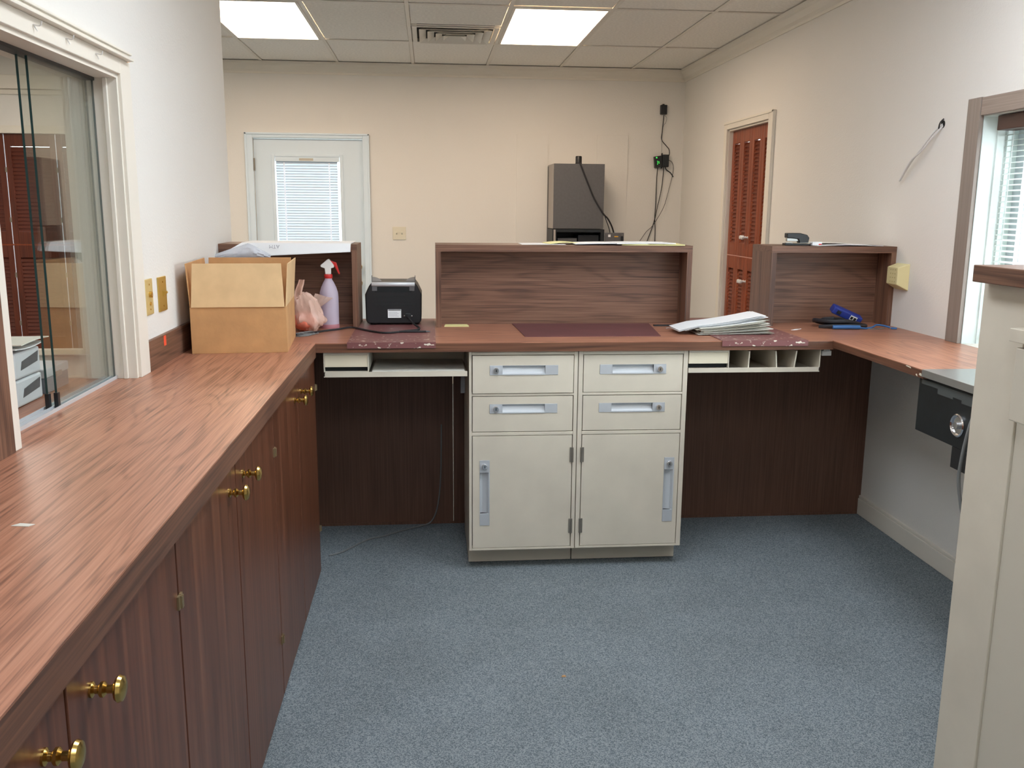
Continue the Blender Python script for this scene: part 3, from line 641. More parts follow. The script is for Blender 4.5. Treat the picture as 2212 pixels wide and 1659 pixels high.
# ================================================================== TELLER SCREENS (open boxes on the counter)
def hutch(x0, x1, label):
    t = thing('teller_screen', label, 'shelf box', ((x0+x1)/2, 4.15, ZC), 'laminate teller screens on the counter')
    w = .024; Z0 = ZC
    box('side', box_z, t, x0, x0+w, YB, YB+.255, Z0, ZB-.03); box('side', box_z, t, x1-w, x1, YB, YB+.255, Z0, ZB-.03)
    box('top', box_x, t, x0, x1, YB, YB+.255, ZB-.03, ZB); box('back', box_x, t, x0+w, x1-w, YB+.13, YB+.145, Z0, ZB-.03)
    return t
hutch(XLW+.001, -.3196, 'brown laminate open-front screen box behind the cardboard carton'); hutch(.028, 1.203, 'wide brown laminate open-front screen box in the centre of the counter'); hutch(1.578, XW-.001, 'brown laminate open-front screen box against the right wall holding the blue power strip')
o = box('backsplash', box_y, None, XLW, XLW+.014, PY1+.092, YB-.001, ZC, 1.086, .001, at=(XLW, 3.5, ZC)); tag(o, 'dark wood-grain backsplash board along the left wall', 'backsplash')
o = MB().box(XLW+.0141, XLW+.0146, 3.148, 3.176, 1.048, 1.082).build('price_sticker', orange, at=(XLW+.0141, 3.162, 1.048)); tag(o, 'small bright orange sticker on the left backsplash', 'sticker')
o = box('wood_end_board', box_z, None, XLW, XLW+.016, 1.2, PY0-.0355, ZC, 1.40, .001, at=(XLW, 1.6, ZC)); tag(o, 'brown wood board against the wall at the near end of the glass window', 'board')
# red pads, mat
def pad(x0, x1, y1, label):
    t = thing('counter_pad', label, 'counter pad', ((x0+x1)/2, YC-.004, ZC), 'worn red counter pads')
    MB().box(x0, x1, YC-.0055, y1, ZC, ZC+.003).build('sheet', redpad_m, t); MB().box(x0, x1, YC-.0055, YC-.001, ZC-.021, ZC).build('front_lip', redpad_m, t); return t
pad(-.330, .0225, 4.4, 'worn plum-red counter pad under the black counting machine'); pad(1.205, 1.573, 4.4, 'worn plum-red counter pad under the fanned pile of papers')
o = MB().prism([(.40, 3.765), (.985, 3.765), (1.035, 4.19), (.385, 4.205)], 'Z', ZC, ZC+.003).build('desk_mat', plum, at=(.7, 3.98, ZC)); tag(o, 'flat plum desk mat in front of the central screen box', 'mat')

# ================================================================== LEFT WALL ITEMS
def plate(name, label, y0, y1, z0, z1, mat, kind):
    t = thing(name, label, 'switch plate', (XLW, (y0+y1)/2, z0), 'brass wall plates on the left wall')
    pl = box('plate', mat, t, XLW, XLW+.006, y0, y1, z0, z1, .002); yc, zc_ = (y0+y1)/2, (z0+z1)/2
    for z in (z0+.018, z1-.018): MB().lathe([(.003, 0), (.003, .0015), (0, .002)], (XLW+.006, yc, z), 'X', 8, False).build('screw', brass, pl)
    if kind == 's': MB().hexa([(XLW+.006, yc-.005, zc_-.010), (XLW+.022, yc-.004, zc_+.004), (XLW+.022, yc+.004, zc_+.004), (XLW+.006, yc+.005, zc_-.010), (XLW+.006, yc-.005, zc_+.010), (XLW+.020, yc-.004, zc_+.010), (XLW+.020, yc+.004, zc_+.010), (XLW+.006, yc+.005, zc_+.010)]).build('toggle', gold, t)
    else:
        MB().lathe([(.010, 0), (.010, .008), (.006, .009), (0, .009)], (XLW+.006, yc, zc_+.008), 'X', 14, False).build('key_barrel', brass, t); MB().lathe([(.006, 0), (.006, .004), (0, .004)], (XLW+.006, yc, zc_-.022), 'X', 12, False).build('button', brass, t)
plate('wall_plate', 'pale brass wall plate with key switch, left of the pair beside the glass window', 3.017, 3.092, 1.166, 1.283, goldp, 'k')
plate('wall_plate', 'gold wall plate with toggle switch, right of the pair nearer the carton', 3.160, 3.250, 1.162, 1.280, gold, 's')
for y, z, n in ((2.293, 1.926, 'farthest from the corner'), (2.487, 1.930, 'in the middle'), (2.692, 1.926, 'nearest the window corner')):
    o = MB().tube([(XLW+.015, y, z), (XLW+.03, y, z-.002), (XLW+.034, y, z+.008)], .0016, 6).tube([(XLW+.015, y, z), (XLW+.022, y+.003, z-.014)], .0016, 6).build('cup_hook', whitep, at=(XLW+.014, y, z), smooth=True)
    tag(o, 'small white hook on the glass window head casing, %s' % n, 'hook', 'hooks on the window casing')
o = MB().hexa([(XLW+.001, 2.965, 1.944), (XLW+.014, 2.965, 1.944), (XLW+.014, 2.995, 1.949), (XLW+.001, 2.995, 1.949), (XLW+.001, 2.965, 1.952), (XLW+.014, 2.965, 1.952), (XLW+.014, 2.995, 1.952), (XLW+.001, 2.995, 1.952)]).build('corner_chip', orange2, at=(XLW, 2.98, 1.945)); tag(o, 'orange wood sliver at the end of the window ledge', 'wood sliver')

# ---- cardboard carton (local coords, then rotated)
CW, CD, CH, CF = .342, .43, .170, .158
t = thing('cardboard_box', 'open brown cardboard carton with upright flaps on the left counter', 'box', (-.869, 3.362, ZC), rz=.075)
ORG[t.name] = Vector((0, 0, 0)); q = .004
MB().box(0, CW, 0, CD, 0, q).box(0, CW, 0, q, q, CH).box(0, CW, CD-q, CD, q, CH).box(0, q, q, CD-q, q, CH).box(CW-q, CW, q, CD-q, q, CH).build('body', kraft, t, bevel=.001)
def flap(p0, p1, out, name, mat=kraft2, narrow=.0, h=CF):
    p0, p1, o_ = Vector(p0), Vector(p1), Vector(out); d = (p1-p0).normalized(); n = d.cross(Vector((0, 0, 1))); n = n if n.dot(o_) >= 0 else -n
    up = Vector((0, 0, h))+o_
    a, bb = p0+d*narrow*.3, p1-d*narrow*.3; c, dd = p1-d*narrow+up, p0+d*narrow+up
    th = n*-.004
    return MB().hexa([a, bb, bb+th, a+th, dd, c, c+th, dd+th]).build(name, [mat], t, bevel=.0008)
f = flap((.002, 0, CH), (CW-.002, 0, CH), (0, .018, 0), 'front_flap', kraft2, .012)
MB().hexa([(.018, .0155, CH+.134), (CW-.016, .0155, CH+.134), (CW-.016, .0165, CH+.134), (.018, .0165, CH+.134), (.018, .0178, CH+.155), (CW-.016, .0178, CH+.155), (CW-.016, .019, CH+.155), (.018, .019, CH+.155)]).build('tape_strip', tape, f)
flap((.002, CD, CH), (CW-.002, CD, CH), (0, .006, 0), 'back_flap', kraft, .006)
flap((0, .004, CH), (0, CD-.004, CH), (-.010, 0, 0), 'side_flap', kraft, .006); flap((CW, .004, CH), (CW, CD-.004, CH), (.012, 0, 0), 'side_flap', kraft2, .006)

# ---- board with letters and wrap lying over the left screen
t = thing('atm_sign_board', 'white sign board lettered in faint grey lying upside down over the left screen box', 'sign board', (-.58, 4.15, ZB))
def bf(u, v):
    x = -.345-.475*u-.10*u*max(0, v-.55)/.45
    if v < .55: y, z = 4.335-(4.335-4.082)*v/.55, ZB+.006
    else:
        k = (v-.55)/.45; y = 4.082-.030*math.sin(k*1.2); z = ZB+.006-k*(.032+.028*u)*1.0-.002
    return (x, y, z)
MB().sheet(10, 20, bf, .004).build('board', paper, t, smooth=False)
mw = Matrix.Translation((-.672, 4.0500, 1.3490)) @ Matrix.Rotation(math.radians(78), 4, 'X') @ Matrix.Rotation(math.pi, 4, 'Z')
text_mesh('letters', 'ATM', .022, textm, t, mw)
def wf_(u, v):
    x = -.935+.25*u; zt = 1.366-.0*u; zb = 1.306
    edge = 1.312+(.052*min(1, u*1.6))
    n = noise.noise(Vector((u*9, v*6, 3)))*.008
    top = edge if u < .62 else edge-.05*(u-.62)/.38
    return (x, 4.055-.02*math.sin(v*3)+n-.012, zb-.012+(top-zb+.012)*v)
o = MB().sheet(26, 8, wf_, .0015).build('bubble_wrap', wrap_m, at=(-.77, 4.05, 1.30), smooth=True); tag(o, 'crumpled translucent plastic wrap hanging over the left screen box front', 'plastic wrap')

# ---- spray bottle
bx, by = -.449, 4.10
t = thing('spray_bottle', 'frosted spray bottle with red collar and red trigger', 'bottle', (bx, by, ZC))
MB().lathe([(.036, 0), (.041, .004), (.042, .012), (.042, .140), (.0405, .158), (.034, .180), (.024, .202), (.016, .216), (.0145, .228)], (bx, by, ZC), n=28).build('bottle', bottle_m, t, smooth=True)
MB().lathe([(.0425, .0), (.0432, .004), (.0432, .016), (.0425, .018)], (bx, by, ZC), n=28).build('liquid_line', pinkliq, t, smooth=True)
MB().lathe([(.0175, .222), (.0185, .226), (.0185, .238), (.017, .240)], (bx, by, ZC), n=24).build('collar', redp, t, smooth=True)
H = ZC+.24
hd = MB().prism([(bx-.012, H), (bx+.012, H), (bx+.013, H+.026), (bx+.026, H+.030), (bx+.027, H+.040), (bx+.020, H+.050), (bx+.006, H+.067), (bx-.001, H+.066), (bx-.032, H+.040), (bx-.031, H+.032), (bx-.014, H+.026)], 'Y', by-.011, by+.011).build('spray_head', whitep, t, bevel=.002)
MB().prism([(bx+.004, H+.066), (bx+.018, H+.058), (bx+.036, H+.052), (bx+.046, H+.020), (bx+.052, H+.002), (bx+.046, H+.0), (bx+.036, H+.022), (bx+.026, H+.040), (bx+.016, H+.048)], 'Y', by-.008, by+.008).build('trigger', redp, t, bevel=.002)

# ---- plastic bag
bgx, bgy = -.530, 3.985
t = thing('plastic_bag', 'knotted thin peach plastic bag with orange contents beside the spray bottle', 'bag', (bgx, bgy, ZC))
def blob(name, c, rx, ry, rz, mat, amp, seed, par, n=22, flat=True, pinch=0):
    m = MB(); vs = []; fs = []
    for j in range(n+1):
        ph = math.pi*j/n
        for i in range(2*n):
            th = math.pi*i/n; d = Vector((math.sin(ph)*math.cos(th), math.sin(ph)*math.sin(th), math.cos(ph)))
            k = 1+amp*.5*noise.noise(d*1.8+Vector((seed, 0, 0)))+amp*.7*abs(noise.noise(Vector((d.x*5, d.y*5, d.z*1.2))+Vector((0, seed, 0))))-amp*.22
            p = Vector((d.x*rx*k, d.y*ry*k, d.z*rz*k)); up_ = max(0, d.z)**3*pinch; p += Vector((-.5*up_, 0, up_))+Vector(c)
            if flat: p.z = max(p.z, ZC+.0005+.001*(1-abs(d.z)))
            vs.append(p)
    w = 2*n
    for j in range(n):
        for i in range(w): fs.append((j*w+i, (j+1)*w+i, (j+1)*w+(i+1) % w, j*w+(i+1) % w))
    m._add(vs, fs); return m.build(name, mat, par, smooth=True)
blob('body', (bgx+.004, bgy, ZC+.058), .070, .056, .066, bagbody, .5, 2.1, t, pinch=.055)
blob('contents', (bgx-.014, bgy-.004, ZC+.045), .054, .046, .042, innerbag, .1, 5.1, t)
m = MB()
def hf(u, v): return (bgx+.030-.070*u-.045*v*(1-u)+.008*math.sin(9*v), bgy+.004*math.sin(7*u+5*v), ZC+.085+(.035+.04*u)*v)
m.sheet(8, 10, hf, .0008)
m.build('neck', bag_m, t, smooth=True)
def hf2(u, v): return (bgx-.045+.022*v+(.022-.010*v)*(u-.5)*2+.004*math.sin(8*v), bgy-.008+.006*math.sin(6*u), ZC+.09+.135*v)
MB().sheet(5, 8, hf2, .0008).build('handle', peach, t, smooth=True)
def hf3(u, v): return (bgx+.012+.055*v+(.018+.02*v)*(u-.5)*2, bgy+.045+.01*math.sin(7*u), ZC+.085+.075*v-.02*v*u)
MB().sheet(6, 6, hf3, .0006).build('film', bag_m, t, smooth=True)

# ---- counting machine
mx0, mx1, my0, my1, mz = -.294, -.037, 4.165, 4.385, ZC+.003
t = thing('banknote_counter', 'black banknote counting machine seen from its back on the red pad', 'counting machine', ((mx0+mx1)/2, (my0+my1)/2, mz))
MB().prism([(mx0+.012, mz+.006), (mx1-.012, mz+.006), (mx1-.002, mz+.020), (mx1, mz+.14), (mx1-.018, mz+.178), (mx1-.032, mz+.196), (mx0+.032, mz+.196), (mx0+.018, mz+.178), (mx0, mz+.14), (mx0+.002, mz+.020)], 'Y', my0, my1).build('housing', black, t, bevel=.006, seg=3)
MB().box(mx0+.045, mx1-.045, my0-.001, my0+.01, mz+.150, mz+.172).build('intake_slot', darkslot, t)
m = MB()
for k in range(9): m.box(mx0+.03, mx1-.03, my0-.0012, my0+.002, mz+.085+k*.006, mz+.087+k*.006)
m.build('vent_rib', black2, t)
MB().lathe([(.0095, -.098), (.0105, -.096), (.0105, .096), (.0095, .098)], ((mx0+mx1)/2, my0+.002, mz+.186), 'X', 16).build('silver_bar', alu, t, smooth=True)
for s in (-1, 1):
    cx = (mx0+mx1)/2+s*.085
    MB().box(cx-.012, cx+.012, my0-.002, my0+.02, mz+.156, mz+.178).build('bar_bracket', dgrey, t, bevel=.002)
    MB().prism([(cx+s*.014, mz+.19)]+[(cx+s*.014-s*.045*math.sin(a*math.pi/16), mz+.19+.026*math.cos(a*math.pi/16)) for a in range(9)], 'Y', my0+.06, my0+.063).build('note_guide', lgrey, t)
    MB().box(cx+s*.014-.0012, cx+s*.014+.0012, my0+.05, my0+.075, mz+.19, mz+.222).build('guide_post', dgrey, t)
lb = MB().box(-.192, -.131, my0-.0018, my0-.0008, mz+.033, mz+.072).build('rating_label', paper, t)
MB().box(-.190, -.133, my0-.0022, my0-.0018, mz+.0665, mz+.0705).build('label_header', dgrey, lb)
for k in range(4): MB().box(-.187, -.187+.045*(1-.15*(k % 2)), my0-.0021, my0-.0018, mz+.040+k*.006, mz+.0412+k*.006).build('label_line', textm, lb)
for x in (-.117, -.083): MB().lathe([(.003, 0), (.003, .001), (0, .002)], (x, my0-.001, mz+.041), 'Y', 8, False).build('screw', chrome, t)
box('power_inlet', black2, t, -.112, -.088, my0-.008, my0, mz+.036, mz+.054, .002)
for x in (mx0+.03, mx1-.03):
    for y in (my0+.03, my1-.03): MB().lathe([(.011, 0), (.011, .0066)], (x, y, mz), 'Z', 12).build('foot', rubber, t)
zt_ = ZC+.0075
o = MB().tube([(-.100, my0-.008, mz+.046), (-.098, my0-.03, mz+.040), (-.075, 4.10, mz+.014), (-.050, 4.045, zt_), (-.052, 3.965, zt_), (-.10, 3.925, zt_), (-.185, 3.862, zt_), (-.262, 3.93, zt_), (-.345, 4.045, zt_), (-.40, 3.99, zt_), (-.46, 3.955, ZC+.0045), (-.53, 3.85, ZC+.0045), (-.56, 3.83, ZC+.0045)], .0042, 8).build('mains_cord', rubber, at=(-.3, 3.95, ZC), smooth=True)
tag(o, 'black power cord trailing from the counting machine along the counter', 'cord')
m = MB()
for k in range(3):
    m.tube([(-.575+.01*k, 3.83+.03*k, ZC+.003), (-.545, 3.80+.02*k, ZC+.003+.002*k), (-.50+.012*k, 3.84+.025*k, ZC+.003), (-.53+.01*k, 3.90+.02*k, ZC+.004), (-.573+.006*k, 3.88+.012*k, ZC+.003)], .0022, 6)
o = m.build('cable_tangle', greyc, at=(-.54, 3.86, ZC), smooth=True); tag(o, 'thin dark cable tangle on the counter right of the carton', 'cable')
t = thing('ballpoint_pen', 'dark pen lying on the red pad in front of the counting machine', 'pen', (-.07, 3.87, ZC+.003))
MB().lathe([(.0035, 0), (.0045, .004), (.0045, .118)], (-.135, 3.895, ZC+.0078), 'X', 12).build('barrel', rubber, t, smooth=True); MB().lathe([(.0044, .118), (.003, .130), (.0008, .137)], (-.135, 3.895, ZC+.0078), 'X', 12).build('tip', dgrey, t, smooth=True)

# ---- notes and scraps
def sheetobj(name, label, pts, mat, cat='paper', z=ZC, th=.001, group=None, lift=0):
    o = MB().prism(pts, 'Z', z+lift, z+lift+th).build(name, mat, at=(pts[0][0], pts[0][1], z)); return tag(o, label, cat, group)
o = sheetobj('sticky_note_pad', 'pale yellow note strip in the left corner of the central screen box', [(.066, 4.12), (.178, 4.118), (.172, 4.175), (.072, 4.178)], yellowp, 'note pad', th=.004)
sheetobj('paper_scrap', 'white paper scrap on the counter before the right screen box', [(1.635, 3.945), (1.665, 3.95), (1.70, 3.985), (1.67, 3.98)], paper)
sheetobj('paper_scrap', 'tiny pale paper scrap on the near left counter', [(-.705, 1.515), (-.675, 1.51), (-.668, 1.52), (-.695, 1.527)], paper2)
o = box('black_strip', rubber, None, 1.04, 1.165, 4.10, 4.125, ZC, ZC+.006, .001, at=(1.1, 4.11, ZC)); tag(o, 'flat black strip lying inside the right end of the central screen box', 'strip')
o = MB().tube([(1.075, 4.02, ZC+.002), (1.09, 4.035, ZC+.002), (1.10, 4.02, ZC+.002), (1.12, 4.04, ZC+.002), (1.15, 4.03, ZC+.002), (1.17, 4.05, ZC+.002)], .0015, 6).build('thin_chain', alu, at=(1.1, 4.02, ZC), smooth=True); tag(o, 'thin silver bead chain beside the paper pile', 'chain')

# ---- fanned pile of papers on the right pad
pz = ZC+.0035
random.seed(11)
NP = 30
rr = [0]
for k in range(NP): rr.append(rr[-1]+random.choice((.2, .4, 1, 2.6)))
rr = [v/rr[-1] for v in rr]
for k in range(NP):
    f_ = k/(NP-1); wht = k >= 21; mat = paper if wht else (paper2, beige)[k % 2]  # lower sheets alternate with darkened beige, standing for shaded gaps between sheets
    x0 = (1.085+random.uniform(-.015, .03)) if wht else 1.165+random.uniform(-.012, .02)-.02*f_
    x1 = 1.460+random.uniform(-.03, .03)-.02*f_
    if k in (22, 25): x1 -= .10
    yn, yf = 3.784+random.uniform(-.012, .012)+(.02 if wht else 0), 3.95+random.uniform(-.02, .02)
    if k == 1: x1 = 1.492
    zb_ = pz+k*.0014; rise = .050*rr[k]; sk = random.uniform(-.012, .012)
    def pf(u, v, x0=x0, x1=x1, yn=yn, yf=yf, zb_=zb_, rise=rise, sk=sk, wht=wht):
        x = x0+(x1-x0)*u; y = yn+(yf-yn)*v+sk*u; w = (x-1.16)/.3
        z = zb_+rise*max(0, w)**1.35
        if w < 0: z += w*.075 if wht else w*.04
        return (x, y, max(z, pz+k*.0002))
    o = MB().sheet(14, 2, pf, .0009).build('loose_sheet', mat, at=(1.28, 3.86, zb_))
    tag(o, 'loose sheet in the fanned pile of papers on the right red pad', 'paper', 'sheets in the fanned paper pile')

# ---- blue power strip and cables in the right screen box
t = thing('power_strip', 'blue power strip tilted on coiled cords inside the right screen box', 'power strip', (1.95, 4.06, ZC), rz=0)
ORG[t.name] = Vector((0, 0, 0))
MB().box(-.075, .075, -.022, .022, -.018, .018).build('housing', bluep, t, bevel=.006, seg=3)
MB().box(.014, .048, -.0235, -.022, -.010, .012).build('outlet_plate', whitep, t)
for x in (.0225, .0395): MB().box(x-.006, x+.006, -.0242, -.0235, -.006, .007).build('outlet', black, t)
MB().box(-.055, -.035, -.025, -.022, -.008, .008).build('switch', black2, t, bevel=.001)
t.location = (1.932, 4.035, ZC+.062); t.rotation_euler = (0.35, .40, 0)
o = MB().tube([(1.80, 4.02, ZC+.006), (1.85, 3.985, ZC+.012), (1.93, 3.975, ZC+.014), (2.0, 4.0, ZC+.010), (2.03, 4.05, ZC+.007), (1.97, 4.12, ZC+.010), (1.86, 4.13, ZC+.012), (1.80, 4.08, ZC+.030), (1.84, 4.0, ZC+.032), (1.92, 3.985, ZC+.034), (1.99, 4.02, ZC+.018), (1.95, 4.10, ZC+.030), (1.86, 4.10, ZC+.026), (1.83, 4.05, ZC+.036), (1.87, 4.02, ZC+.044)], .0095, 8).build('coiled_cord', cable_sleeve, at=(1.9, 4.04, ZC), smooth=True); tag(o, 'black coiled cord heaped under the blue power strip', 'cord')
o = MB().tube([(1.84, 3.965, ZC+.0105), (1.90, 3.955, ZC+.012), (1.965, 3.958, ZC+.010)], .009, 10).tube([(1.965, 3.958, ZC+.008), (2.0, 3.965, ZC+.004), (2.035, 3.975, ZC+.008), (2.06, 3.99, ZC+.016), (2.09, 3.985, ZC+.014), (2.115, 3.965, ZC+.008)], .0042, 8).build('network_cable', bluec, at=(1.95, 3.96, ZC), smooth=True); tag(o, 'blue network cable bundle in front of the power strip', 'cable')
o = MB().box(-.013, .013, -.006, .006, -.004, .004).build('cable_plug', bluec, bevel=.0015); o.location = (2.128, 3.955, ZC+.0055); o.rotation_euler.z = -.6; tag(o, 'blue plug at the end of the network cable by the right wall', 'plug')
o = MB().tube([(1.995, 3.972, ZC+.0025), (2.03, 3.955, ZC+.0025), (2.07, 3.962, ZC+.0025), (2.10, 3.985, ZC+.0025)], .0022, 6).build('thin_wire', greyc, at=(2.04, 3.96, ZC), smooth=True); tag(o, 'thin dark wire end right of the coiled cord', 'wire')

# ---- things on top of the screens
def topsheet(label, x0, x1, y0, y1, mat, lift=.0005, curl=0, rz=0, th=.0015, sag=0):
    c = ((x0+x1)/2, (y0+y1)/2)
    def fn(u, v):
        x = (x0+(x1-x0)*u)-c[0]; y = (y0+(y1-y0)*v)-c[1]; X = c[0]+x*math.cos(rz)-y*math.sin(rz); Y = c[1]+x*math.sin(rz)+y*math.cos(rz)
        return (X, Y, ZB+lift+th+curl*(u**2)*(1)+sag*math.sin(math.pi*u)*.5)
    o = MB().sheet(12, 4, fn, th).build('top_sheet', mat, at=(c[0], c[1], ZB)); tag(o, label, 'paper', 'papers on top of the screen boxes'); return o
topsheet('white sheet at the left end of papers on the central screen box', .42, .62, 4.12, 4.30, paper, sag=.002)
topsheet('folded yellow sheet sticking up on the central screen box', .54, .70, 4.16, 4.30, yellowp, .003, sag=.012, th=.003, rz=.1)
topsheet('wide white sheets in the middle of the central screen box', .66, 1.0, 4.10, 4.31, paper, .004, sag=.006, th=.003)
topsheet('yellow pad at the right end of papers on the central screen box', .88, 1.17, 4.085, 4.30, yellowp, .001, th=.004, rz=-.06)
topsheet('top white sheets at the right end of the central screen box', .84, 1.12, 4.092, 4.30, paper, .0065, th=.004, rz=.08, sag=.004)
topsheet('long curled white sheet on the right screen box', 1.80, 2.12, 4.10, 4.30, paper, .001, sag=.009)
topsheet('white sheet behind the stapler on the right screen box', 1.74, 1.98, 4.17, 4.33, paper2, .0105, sag=.006)
t = thing('stapler', 'black desk stapler on top of the right screen box', 'stapler', (1.725, 4.19, ZB))
MB().prism([(1.672, ZB), (1.792, ZB), (1.794, ZB+.008), (1.672, ZB+.011)], 'Y', 4.172, 4.208).build('base', black, t, bevel=.002)
MB().prism([(1.68, ZB+.036), (1.735, ZB+.030), (1.745, ZB+.010), (1.785, ZB+.010), (1.790, ZB+.036), (1.778, ZB+.050), (1.745, ZB+.058), (1.68, ZB+.058)], 'Y', 4.172, 4.208).build('arm', black, t, bevel=.003)
box('magazine', steel, t, 1.684, 1.742, 4.180, 4.200, ZB+.020, ZB+.034, .001); box('anvil', steel, t, 1.68, 1.71, 4.180, 4.200, ZB+.011, ZB+.0135)
t = thing('staple_carton', 'small white staple carton with red mark beside the stapler', 'carton', (1.825, 4.17, ZB))
box('carton', paper, t, 1.80, 1.846, 4.158, 4.186, ZB, ZB+.018, .0008); box('red_mark', redsq, t, 1.830, 1.8445, 4.1572, 4.158, ZB+.002, ZB+.009)

# ================================================================== RIGHT WALL ITEMS
t = thing('wall_intercom', 'ivory wall box with sloping sides beside the right screen box', 'wall box', (XW, 4.02, 1.164))
m = MB(); ya, yb, za, zb2 = 3.957, 4.073, 1.162, 1.285
m.hexa([(XW, ya, za), (XW, yb, za), (XW, yb, zb2), (XW, ya, zb2), (XW-.052, ya+.012, za+.028), (XW-.052, yb-.008, za+.028), (XW-.052, yb-.008, zb2-.018), (XW-.052, ya+.012, zb2-.018)])
m.build('case', ivory, t, bevel=.003)
m = MB()
for i in range(3):
    for j in range(4): m.box(XW-.0530, XW-.052, ya+.03+i*.02, ya+.036+i*.02, za+.038+j*.018, za+.043+j*.018)
m.build('speaker_slots', pm('slot_tan', (196, 180, 128), .6), t)
hy, hz = 3.797, 1.885
o = MB().lathe([(.016, 0), (.016, .0015), (.010, .0016), (0, .0016)], (XW, hy, hz), '-X', 14, False).build('wall_hole', darkslot, at=(XW, hy, hz)); tag(o, 'small dark cable hole high in the right wall', 'hole')
o = MB().tube([(XW-.001, hy, hz), (XW-.015, hy+.04, hz-.03), (XW-.02, hy+.13, hz-.10), (XW-.02, hy+.20, hz-.15), (XW-.015, hy+.29, hz-.225)], .0042, 6).tube([(XW-.001, hy-.004, hz-.006), (XW-.02, hy+.035, hz-.05), (XW-.03, hy+.10, hz-.105), (XW-.028, hy+.19, hz-.145), (XW-.022, hy+.285, hz-.228)], .0042, 6).build('loose_wires', whitec, at=(XW, hy, hz), smooth=True); tag(o, 'pair of white wires dangling from the hole in the right wall', 'wire')
o = MB().tube([(XW-.002, hy-.006, hz+.022), (XW-.014, hy, hz+.005), (XW-.012, hy+.01, hz-.018)], .003, 6).build('wire_bundle', rubber, at=(XW, hy, hz), smooth=True); tag(o, 'short dark wire stub at the right wall hole', 'wire')

# ================================================================== FAR WALL ITEMS
t = thing('light_switch', 'ivory double toggle switch plate right of the white door', 'light switch', (-.252, YW, 1.254))
box('plate', ivory2, t, -.308, -.196, YW-.006, YW, 1.254, 1.362, .002)
for x in (-.275, -.229): MB().hexa([(x-.004, YW-.018, 1.312), (x+.004, YW-.018, 1.312), (x+.005, YW-.006, 1.298), (x-.005, YW-.006, 1.298), (x-.004, YW-.016, 1.318), (x+.004, YW-.016, 1.318), (x+.005, YW-.006, 1.318), (x-.005, YW-.006, 1.318)]).build('toggle', ivory2, t)
AY = 7.47
t = thing('cash_machine', 'grey cash machine cabinet with open lower bay standing before the far wall', 'cash machine', (1.21, 7.65, 0))
MB().box(1.012, 1.43, AY+.012, YW-.012, 1.362, 1.884).m(1).box(1.016, 1.434, AY, AY+.012, 1.362, 1.884).build('upper_cabinet', [lgrey, dgrey], t, bevel=.002)
box('side_strip', black, t, 1.0105, 1.0125, AY+.3, YW-.012, .2, 1.875)
MB().box(1.008, 1.012+.03, AY-.02, YW-.05, 0, 1.358).box(1.41, 1.44, AY-.02, YW-.05, 0, 1.358).box(1.042, 1.41, AY-.02, YW-.05, 1.335, 1.358).box(1.042, 1.41, YW-.08, YW-.05, 0, 1.335).box(1.042, 1.41, AY-.02, YW-.08, 0, .1).build('lower_bay', [black2], t)
box('bay_strip', lgrey, t, 1.018, 1.034, AY-.022, AY-.02, .2, 1.355); box('bay_tray', dgrey, t, 1.06, 1.22, AY+.03, AY+.3, 1.20, 1.285); box('bay_module', black, t, 1.23, 1.40, AY+.02, AY+.3, 1.10, 1.31)
dr = box('open_bay_door', dgrey, t, 1.442, 1.60, AY-.045, AY-.02, .2, 1.333, .003); box('white_sticker', paper, dr, 1.468, 1.488, AY-.0465, AY-.045, 1.298, 1.318); box('yellow_sticker', yel, dr, 1.520, 1.552, AY-.0465, AY-.045, 1.298, 1.305); box('latch', black, dr, 1.573, 1.592, AY-.0555, AY-.045, 1.26, 1.305)
for x in (1.453, 1.585): MB().lathe([(.003, 0), (.003, .002), (0, .002)], (x, AY-.045, 1.315), 'Y', 8, False).build('screw', chrome, dr)
t = thing('antenna_puck', 'black cylindrical antenna on top of the grey cash machine', 'antenna', (1.222, AY+.01, 1.884))
MB().lathe([(.024, 0), (.026, .002), (.026, .056), (.022, .062), (0, .063)], (1.222, AY+.032, 1.884), 'Z', 20, False).build('body', black, t, smooth=True); MB().lathe([(.028, 0), (.028, .004)], (1.222, AY+.032, 1.884), 'Z', 20).build('base', rubber, t)
o = MB().tube([(1.226, AY+.004, 1.89), (1.235, AY-.008, 1.870), (1.30, AY-.009, 1.72), (1.345, AY-.009, 1.62), (1.40, AY-.009, 1.53), (1.440, AY-.006, 1.475), (1.48, AY+.03, 1.44), (1.53, AY+.08, 1.36), (1.56, AY+.1, 1.25)], .0065, 8).tube([(1.440, AY-.004, 1.475), (1.46, AY+.03, 1.44), (1.50, AY+.08, 1.36), (1.53, AY+.1, 1.25)], .0035, 6).build('antenna_cable', cable_sleeve, at=(1.3, AY-.02, 1.3), smooth=True); tag(o, 'thick black cable running diagonally down the grey cash machine front', 'cable')
t = thing('wall_sensor', 'small black box high on the far wall near the corner', 'sensor', (1.993, YW, 2.317))
box('case', black, t, 1.966, 2.022, YW-.035, YW, 2.317, 2.395, .005); box('bracket', rubber, t, 1.985, 2.0, YW-.02, YW, 2.395, 2.403)
t = thing('network_modem', 'black modem with green lights hung on the far wall', 'modem', (1.985, YW, 1.875)); 
MB().hexa([(1.932, YW-.05, 1.873), (1.992, YW-.05, 1.880), (1.992, YW-.006, 1.880), (1.932, YW-.006, 1.873), (1.922, YW-.05, 1.967), (1.988, YW-.05, 1.978), (1.988, YW-.006, 1.978), (1.922, YW-.006, 1.967)]).build('case', black, t, bevel=.003)
box('power_brick', black2, t, 1.996, 2.052, YW-.045, YW-.006, 1.882, 1.985, .006); box('wall_hook', rubber, t, 1.992, 1.9955, YW-.04, YW, 1.87, 1.998)
